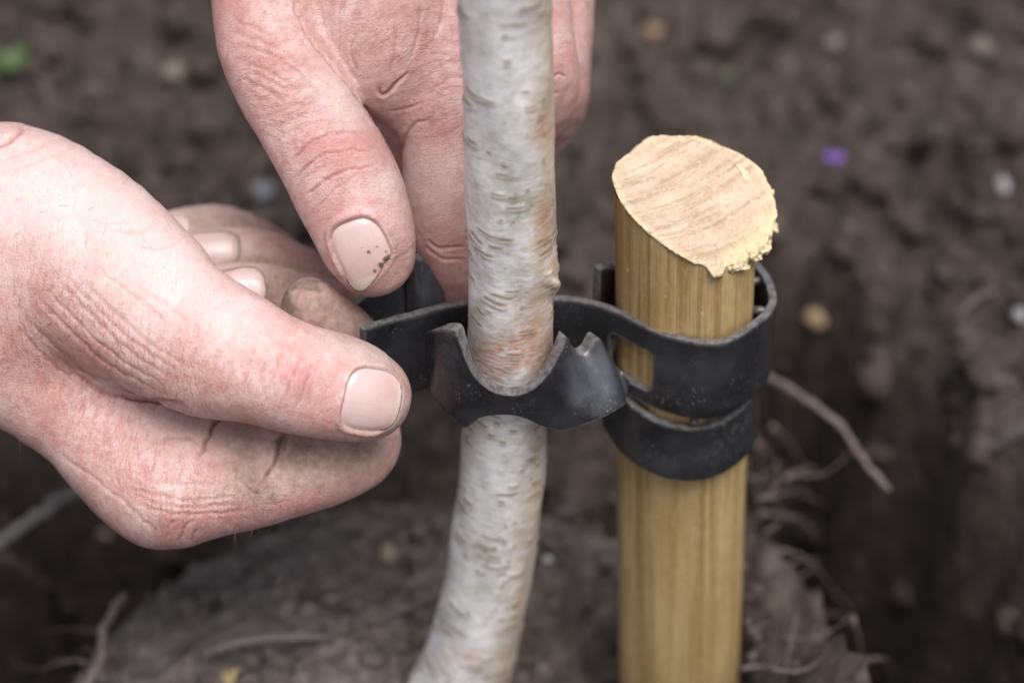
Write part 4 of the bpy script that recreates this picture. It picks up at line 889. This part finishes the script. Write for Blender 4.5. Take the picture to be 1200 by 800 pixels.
rh_creases = [
    ([(84, 436), (120, 458), (165, 467), (215, 472)], .5, 1.2, None),
    ([(262, 482), (250, 503), (238, 528), (230, 542)], .32, 1.5, 'index'),
    ([(331, 502), (324, 528), (315, 552), (306, 572)], .36, 1.8, 'index'),
    ([(275, 535), (277, 555), (288, 572), (306, 580)], .4, .45, 'index'),
    ([(352, 408), (348, 430), (335, 462), (320, 494)], .34, .38, 'thumb'),
    ([(332, 398), (324, 430), (310, 465)], .34, .3, 'thumb'),
    ([(366, 422), (361, 440), (350, 470), (340, 490)], .3, .3, 'thumb'),
    ([(300, 392), (292, 425), (282, 462)], .4, .25, 'thumb'), ([(318, 395), (308, 430), (298, 462)], .35, .25, 'thumb'),
    ([(62, 322), (110, 372), (150, 412), (205, 445)], .5, .24, None), ([(85, 318), (130, 362), (170, 398), (225, 432)], .5, .2, None),
    ([(40, 345), (90, 395), (130, 430), (180, 456)], .5, .28, None), ([(110, 312), (160, 350), (200, 380)], .5, .22, None),
    ([(30, 375), (75, 415), (110, 440)], .5, .24, None), ([(150, 330), (190, 355), (235, 385)], .5, .2, None),
    ([(50, 334), (98, 384), (140, 420), (190, 450)], .4, .25, None), ([(74, 320), (120, 368), (160, 404), (214, 438)], .4, .22, None), ([(20, 385), (60, 425), (95, 452)], .45, .3, None),
    ([(126, 268), (160, 272), (188, 262)], .5, .28, None), ([(155, 285), (185, 290), (215, 282)], .5, .28, None), ([(100, 256), (130, 262), (160, 256)], .45, .22, None), ([(165, 275), (178, 288), (176, 300)], .4, .22, None),
    ([(28, 147), (18, 160), (0, 170), (-30, 176)], .6, .9, None), ([(60, 165), (30, 178), (0, 188)], .5, .2, None), ([(90, 172), (50, 186), (10, 202)], .5, .2, None),
    ([(195, 632), (196, 618), (205, 606)], .3, .5, None), ([(210, 636), (214, 620), (226, 606)], .3, .5, None), ([(225, 634), (232, 618)], .3, .45, None),
    ([(130, 575), (160, 600), (185, 622)], .5, .2, None), ([(70, 530), (110, 560), (138, 582)], .45, .2, None),
    ([(150, 570), (210, 585), (280, 582)], .4, .28, None), ([(160, 590), (220, 602), (290, 596)], .4, .25, None), ([(140, 548), (190, 566), (250, 566)], .4, .22, None), ([(155, 580), (215, 594), (285, 589)], .35, .2, None),
    ([(175, 522), (205, 514), (236, 520)], .6, .35, None),
]
rh_dirt = [([(334, 345), (340, 366)], 18, 1.0, 'index'), ([(345, 334), (372, 334)], 13, .95, 'index'), ([(360, 350), (400, 362), (430, 385)], 30, .78, 'index'), ([(290, 355), (330, 335)], 42, .82, 'middle'), ([(270, 330), (330, 325), (375, 330)], 36, .70, 'ring'), ([(230, 262), (300, 275), (350, 300)], 30, .58, 'little'),
           ([(345, 530), (400, 540), (430, 528)], 36, .85, 'index'), ([(332, 512), (322, 545)], 9, .95, 'index'), ([(285, 510), (290, 545), (300, 572)], 28, .72, 'index'), ([(318, 582)], 10, .8, 'index'), ([(440, 520)], 8, .9, 'index'), ([(258, 488), (240, 526)], 5, .6, 'index'),
           ([(405, 392), (450, 415), (480, 450), (486, 480), (460, 506)], 20, .50, 'thumb'), ([(430, 412), (445, 420)], 8, .5, 'thumb'), ([(380, 395)], 16, .2, 'thumb')]
rh_red = [([(348, 440)], 26, 1.0, 'thumb'), ([(330, 480), (380, 500)], 24, .45, 'thumb'), ([(300, 390), (380, 410)], 30, .25, 'thumb'), ([(395, 440), (385, 490)], 13, .6, 'thumb'), ([(200, 625), (300, 605), (420, 575)], 18, .75, None), ([(60, 430), (130, 470)], 60, .35, None), ([(150, 460), (240, 480)], 12, .6, None), ([(460, 530), (440, 560)], 18, .7, 'index'), ([(380, 310), (350, 290)], 22, .5, None), ([(250, 540), (200, 520)], 30, .25, None)]
rh_pale = [([(60, 220), (150, 260), (200, 310)], 80, .9, None), ([(240, 350), (290, 385)], 38, .7, None), ([(200, 495), (240, 500)], 26, .6, None), ([(10, 200)], 60, .6, None), ([(395, 400), (440, 412)], 22, .6, 'thumb')]
rh_wr = [([(60, 350), (140, 420), (220, 440)], 60, 1.0, None), ([(20, 400), (120, 500), (200, 590), (320, 595)], 50, .9, None), ([(330, 440)], 40, .8, 'thumb')]
rh_bumps = [(350, 440, 26, .7, 'thumb'), (196, 600, 40, .8, None), (222, 508, 30, 1.7, None), (292, 532, 26, -1.1, 'index'), (375, 538, 42, .7, 'index'), (280, 590, 30, .4, None), (350, 470, 22, -.2, 'thumb')]
right_hand = build_hand(RH, 'pale hand pressing the strap end between thumb and curled soil-stained fingers', 'hand', (-300, 230, -12),
                        rh_nails, rh_creases, rh_dirt, rh_red, rh_pale, rh_wr, bumps=rh_bumps, hdir=(.95, .2))

# --- the hand reaching down behind the trunk, thumb and index finger pinching the strap tail
LH = Hand(); LH.sep = 0.35
LH.add_body('wrist', [(470, -640, 10, 165, .8), (450, -420, 2, 150, .72), (430, -250, -4, 150, .6), (430, -150, -6, 160, .52)], 10)
LH.add_body('dorsum', [(470, -200, -8, 130, .6), (520, -100, -10, 120, .6), (560, -20, -14, 95, .7), (590, 20, -20, 70, .9)], 10)
LH.add_body('interosseous', [(380, -150, -6, 120, .6), (415, -60, -2, 104, .65), (434, 10, 2, 84, .72), (450, 65, 3, 62, .8), (462, 100, 0, 44, .85), (466, 122, -5, 30, .9)], 7)
LH.add_body('palm', [(430, -120, -40, 110, .5), (450, 20, -56, 96, .45), (480, 120, -68, 80, .5), (500, 190, -74, 60, .6)], 10)
LH.add_digit('thumb', [(330, -140, 0, 90, .75), (318, -60, 2, 76, .8), (316, 0, 4, 66, .9), (318, 45, 6, 63, .9), (338, 95, 8, 63, .9), (368, 148, 10, 62, .9), (395, 196, 11, 63, .88), (417, 243, 11, 61, .86), (432, 287, 10, 55, .82), (440, 312, 8, 45, .8)], 3)
LH.add_digit('index', [(520, -60, -14, 82, .7), (512, 30, -8, 66, .85), (518, 100, -4, 58, .9), (525, 160, -6, 54, .9), (529, 215, -9, 56, .9), (533, 262, -14, 54, .92), (541, 304, -20, 48, .92), (547, 340, -27, 42, .9), (550, 362, -31, 36, .9)], 6)
LH.add_digit('middle', [(585, -60, -20, 74, .8), (608, 20, -16, 60, .9), (622, 70, -18, 54, .95), (626, 108, -26, 50, 1.0), (608, 150, -40, 46, 1.0), (585, 190, -44, 42, .95)], 6)
LH.add_digit('ring', [(620, -70, -34, 70, .85), (638, 20, -32, 52, .95), (644, 75, -34, 45, 1.0), (646, 112, -42, 42, 1.0), (622, 155, -56, 42, 1.0), (590, 190, -60, 40, .95)], 6)
LH.add_digit('little', [(640, -60, -50, 60, .9), (652, 30, -50, 42, .95), (654, 85, -52, 36, 1.0), (650, 122, -60, 36, 1.0), (625, 155, -70, 34, 1.0)], 6)
lh_nails = [((423, 295), (.34, .94), 80, 65, 20, dict(digit='thumb', skew=.40, ptip=4.0, proot=2.4, edge=.8, rim=.5, film=.22, dirt=[(.52, .75, 1.5, 1.0), (.62, .45, 1.2, .95), (.72, .15, .9, .85), (.1, .25, .9, .8), (-.1, .1, .5, .75), (.05, .6, .6, .8), (.3, .8, .6, .8)]))]
lh_creases = [
    ([(338, -20), (352, 25), (378, 65), (408, 100), (432, 132), (442, 148)], .34, .55, None, False),
    ([(340, 190), (362, 168), (390, 157), (425, 155)], .27, .9, 'thumb'), ([(346, 210), (368, 188), (400, 177), (432, 178)], .27, .95, 'thumb'),
    ([(356, 230), (378, 213), (405, 200), (440, 195)], .27, .9, 'thumb'), ([(366, 248), (390, 225), (420, 205)], .3, .4, 'thumb'),
    ([(325, 165), (350, 150), (385, 140)], .4, .28, 'thumb'), ([(310, 140), (340, 125), (370, 120)], .4, .28, 'thumb'), ([(300, 120), (330, 105), (365, 102)], .4, .28, 'thumb'), ([(318, 152), (345, 137), (376, 130)], .35, .2, 'thumb'),
    ([(345, 225), (362, 205), (390, 190)], .3, .25, 'thumb'), ([(375, 150), (400, 143), (430, 143)], .3, .25, 'thumb'),
    ([(285, 75), (305, 80), (330, 92), (352, 112)], .5, .35, 'thumb'), ([(280, 90), (310, 105), (335, 122)], .5, .35, 'thumb'), ([(275, 55), (310, 62), (345, 82), (375, 110)], .5, .3, 'thumb'),
    ([(268, 20), (300, 35), (340, 55)], .5, .28, 'thumb'), ([(272, 38), (305, 48), (345, 70), (380, 96)], .45, .25, 'thumb'), ([(290, 82), (318, 96), (342, 114)], .4, .25, 'thumb'),
    ([(443, 100), (448, 112), (462, 100), (478, 84)], .4, 1.1, None), ([(470, 180), (474, 160), (488, 145), (505, 140)], .4, .6, None), ([(455, 132), (475, 128), (500, 118)], .35, .35, None),
    ([(420, 85), (412, 60), (418, 35)], .45, .35, None), ([(455, 90), (462, 60), (462, 30)], .45, .45, None), ([(478, 70), (490, 40), (492, 5)], .45, .3, None),
    ([(435, 70), (440, 40), (450, 10)], .4, .25, None), ([(400, 50), (398, 20), (404, -10)], .4, .22, None), ([(500, 60), (515, 30), (520, 0)], .4, .25, None),
    ([(500, 282), (520, 292), (546, 288)], .36, .65, 'index'), ([(498, 290), (515, 302), (545, 304)], .34, .45, 'index'), ([(515, 100), (530, 90), (545, 92)], .35, .3, None), ([(510, 80), (528, 72), (545, 74)], .35, .28, None),
    ([(645, 92), (656, 88), (662, 90)], .3, .7, 'middle'), ([(640, 112), (656, 108)], .3, .35, 'middle'),
]
lh_dirt = [([(455, 310), (440, 345), (410, 345)], 16, .48, 'thumb'), ([(462, 275), (470, 310)], 12, .42, 'thumb'), ([(530, 350), (515, 330)], 18, .3, 'index')]
lh_red = [([(355, 180), (420, 175)], 32, .65, 'thumb'), ([(400, 255), (460, 250)], 22, .5, 'thumb'), ([(450, 335), (470, 300)], 16, .5, 'thumb'), ([(520, 60), (500, 120)], 60, .3, None), ([(280, 60), (320, 120)], 50, .3, None), ([(530, 260), (520, 330)], 30, .4, 'index'), ([(665, 60), (685, 110)], 20, .4, None), ([(260, 0)], 50, .5, None)]
lh_pale = [([(450, 210), (460, 260)], 18, .5, 'thumb'), ([(500, 200), (510, 250)], 30, .5, 'index'), ([(370, 100), (410, 130)], 20, .55, None), ([(370, 215)], 20, .4, 'thumb')]
lh_wr = [([(300, 90), (340, 130)], 50, .9, None), ([(380, 180)], 50, .6, 'thumb'), ([(450, 40), (520, 60), (530, 120)], 60, .8, None)]
lh_bumps = [(395, 190, 34, .7, 'thumb'), (440, 70, 40, .6, None)]
left_hand = build_hand(LH, 'pale hand reaching down behind the birch trunk, thumb pinching the strap tail', 'hand', (440, -500, 0),
                       lh_nails, lh_creases, lh_dirt, lh_red, lh_pale, lh_wr, bumps=lh_bumps, hdir=(.3, .95))

# ------------------------------------------------------------------ small things lying on the soil
def ground_at(px, py):
    """march the pixel's ray down to the soil"""
    r = ray(px, py); o = CAM_REL/1000 + np.array([0, 0, TIE_Z]); r = r/np.linalg.norm(r); t = np.linspace(0.55, 2.0, 3000); P = o + t[:, None]*r
    h = ground_h(P[:, 0], P[:, 1]); hb = np.where(np.hypot(P[:, 0]-BALL_C[0], P[:, 1]-BALL_C[1]) < BALL_R, ball_top(P[:, 0], P[:, 1]), -9); k = int(np.argmax(P[:, 2] < np.maximum(h, hb)))
    return P[k], t[k]*1000
def stone(px, py, rpx, c1, c2, label, cat='stone', seed=0, squash=.7, asp=(1, 1)):
    p, d = ground_at(px, py); r = rpx*d/FPX/1000; V, F = clod_mesh(seed+40, 3, .22); V = V/np.abs(V).max()
    W = p + V*np.array([r*asp[0], r*asp[1], r*squash]) + np.array([0, 0, r*squash*.45])
    o = mesh('stone', W, F, mat_plain('stone_%d' % seed, c1, c2, 150), None, p); tag(o, label, cat); return o
stone(957, 378, 19, (.30, .21, .12), (.44, .33, .20), 'tan round pebble on the dark soil beside the stake', seed=1)
stone(1175, 221, 13, (.26, .265, .28), (.38, .38, .40), 'small whitish pebble on dug soil beyond the violet petal', seed=2, asp=(.8, 1.2))
stone(1194, 372, 12, (.20, .20, .21), (.30, .30, .31), 'grey chip of stone on the spoil beside a thin grey twig', seed=3)
stone(765, 40, 14, (.22, .14, .09), (.32, .22, .14), 'orange brown pebble on soil next to a tiny green tuft', seed=4)
stone(978, 54, 13, (.18, .13, .115), (.26, .20, .18), 'dull pinkish pebble on soil behind the violet petal', seed=5)
stone(205, 90, 17, (.16, .135, .105), (.24, .205, .16), 'pale beige stone behind the wrists beside a smaller one', seed=6)
stone(232, 76, 13, (.20, .17, .14), (.28, .25, .20), 'smaller beige stone touching a pale beige one', seed=7)
stone(305, 229, 20, (.12, .125, .145), (.20, .205, .23), 'bluish grey stone on the soil below the two hands', seed=8, asp=(1.3, .8))
stone(455, 652, 18, (.26, .19, .14), (.36, .28, .20), 'tan pebble on the root ball beside the trunk', seed=9, asp=(.8, 1.1))
stone(276, 797, 18, (.40, .30, .14), (.52, .42, .22), 'yellow ochre pebble on the root ball', seed=10)
stone(641, 656, 7, (.45, .45, .44), (.6, .6, .6), 'tiny white chip between trunk and stake', seed=11)
stone(124, 628, 10, (.30, .21, .17), (.40, .29, .24), 'small pinkish pebble at the edge of the root ball', seed=12)
stone(1025, 222, 22, (.075, .06, .055), (.11, .09, .08), 'large dull brown lump of earth beside the violet petal', 'clod', seed=13)
stone(1150, 60, 16, (.13, .10, .085), (.19, .155, .13), 'light brown stone on soil behind the small whitish pebble', seed=14)
def leaf(px, py, rpx, col, name, label, cat, seed, n=1):
    p, d = ground_at(px, py); r = rpx*d/FPX/1000; e = empty(name, p); tag(e, label, cat); rr = np.random.RandomState(seed)
    m = mat_plain(name+'_green' if name != 'flower_petal' else 'petal_violet', tuple(x*.75 for x in col), tuple(min(1, x*1.25) for x in col), 120, .5)
    for i in range(n):
        a = rr.uniform(0, 6.283); L, w = r*rr.uniform(.8, 1.3), r*rr.uniform(.35, .6); u = np.linspace(0, 1, 9); v = np.linspace(-1, 1, 5); U, Vv = np.meshgrid(u, v, indexing='ij')
        X = U*L; Y = Vv*w*np.sin(np.pi*np.clip(U*.95+.05, 0, 1))**.7; Z = .5*L*np.sin(U*2.2) + .25*w*Vv**2 + .003
        q = np.stack([p[0]+X*math.cos(a)-Y*math.sin(a), p[1]+X*math.sin(a)+Y*math.cos(a), p[2]+Z], -1).reshape(-1, 3)
        f = grid_faces(9, 5); k = len(q); mesh('petal' if name == 'flower_petal' else 'leaf', np.vstack([q, q-[0, 0, .0003]]), np.vstack([f, f[:, ::-1]+k]), m, e, p)
leaf(18, 92, 26, (.05, .095, .025), 'seedling', 'small bright green seedling sprouting from the soil', 'plant', 1, 6)
leaf(853, 104, 13, (.055, .07, .03), 'grass_tuft', 'tiny dull green tuft on soil near an orange brown pebble', 'plant', 2, 4)
leaf(980, 197, 12, (.22, .09, .50), 'flower_petal', 'small violet petal fallen on the dark soil', 'petal', 3, 3)
def twig(pts, r0, r1, label, mat, seed):
    W = np.array([ground_at(x, y)[0] + np.array([0, 0, dz/1000]) for x, y, dz in pts]); W = catmull(W, 6); V, F = tube(W, np.linspace(r0, r1, len(W))/1000, 9, .08, seed)
    o = mesh('twig', V, F, mat, None, W.mean(0)); tag(o, label, 'twig')
twig([(1158, 545, 6), (1185, 530, 8), (1215, 516, 8), (1245, 505, 6)], 1.7, 1.4, 'thick pale grey brown twig lying on the hole side', ROOT_PALE, 1)
twig([(1120, 380, 3), (1145, 360, 5), (1165, 350, 3)], 1.2, 1.0, 'thin grey twig on the spoil beyond the stake', ROOT, 2)

# fine hairs on the wrist edge and knuckles of the pinching hand
HAIR = mat_plain('body_hair', (.10, .06, .04), (.16, .10, .07), 300, .45)
rr = np.random.RandomState(17); hv, hf, ho = [], [], 0
spots = [(rr.uniform(20, 110), None) for _ in range(16)] + [(rr.uniform(250, 420), None) for _ in range(12)] + [(rr.uniform(5, 150), 1) for _ in range(16)]
for sx_, kind in spots:
    if kind is None: y_ = np.interp(sx_, [0, 50, 75, 110, 150, 190, 215, 260, 330, 400, 440], [492, 526, 552, 586, 612, 634, 635, 622, 605, 587, 567]); d0 = np.array([rr.uniform(-.4, .9), rr.uniform(.5, 1.0)])
    else: y_ = rr.uniform(200, 420); d0 = np.array([rr.uniform(-.2, 1), rr.uniform(-1, .4)])
    zz = np.linspace(45, -60, 500); P = px2cam(np.full(500, sx_), np.full(500, y_), zz); d = RH.sdf(P); k = int(np.argmin(np.abs(d))) if d.min() > 0 else int(np.argmax(d < 0)); p = P[k]
    L = rr.uniform(2.0, 4.5) if kind is None else rr.uniform(2.5, 5); d0 = d0/np.linalg.norm(d0); dirv = np.array([d0[0], -d0[1], rr.uniform(0, .3)]); cu = rr.normal(size=3)*.35
    W = np.array([p + dirv*L*t + cu*L*t*t*.8 + np.array([0, 0, .25 + .5*t]) for t in np.linspace(0, 1, 7)])
    V, F = tube(cam2world(W), np.linspace(.045, .015, 7)/1000, 4); hv.append(V); hf += [tuple(i+ho for i in f) for f in F]; ho += len(V)
o = mesh('hair', np.vstack(hv), hf, HAIR, right_hand, right_hand.location); o['kind'] = 'stuff'
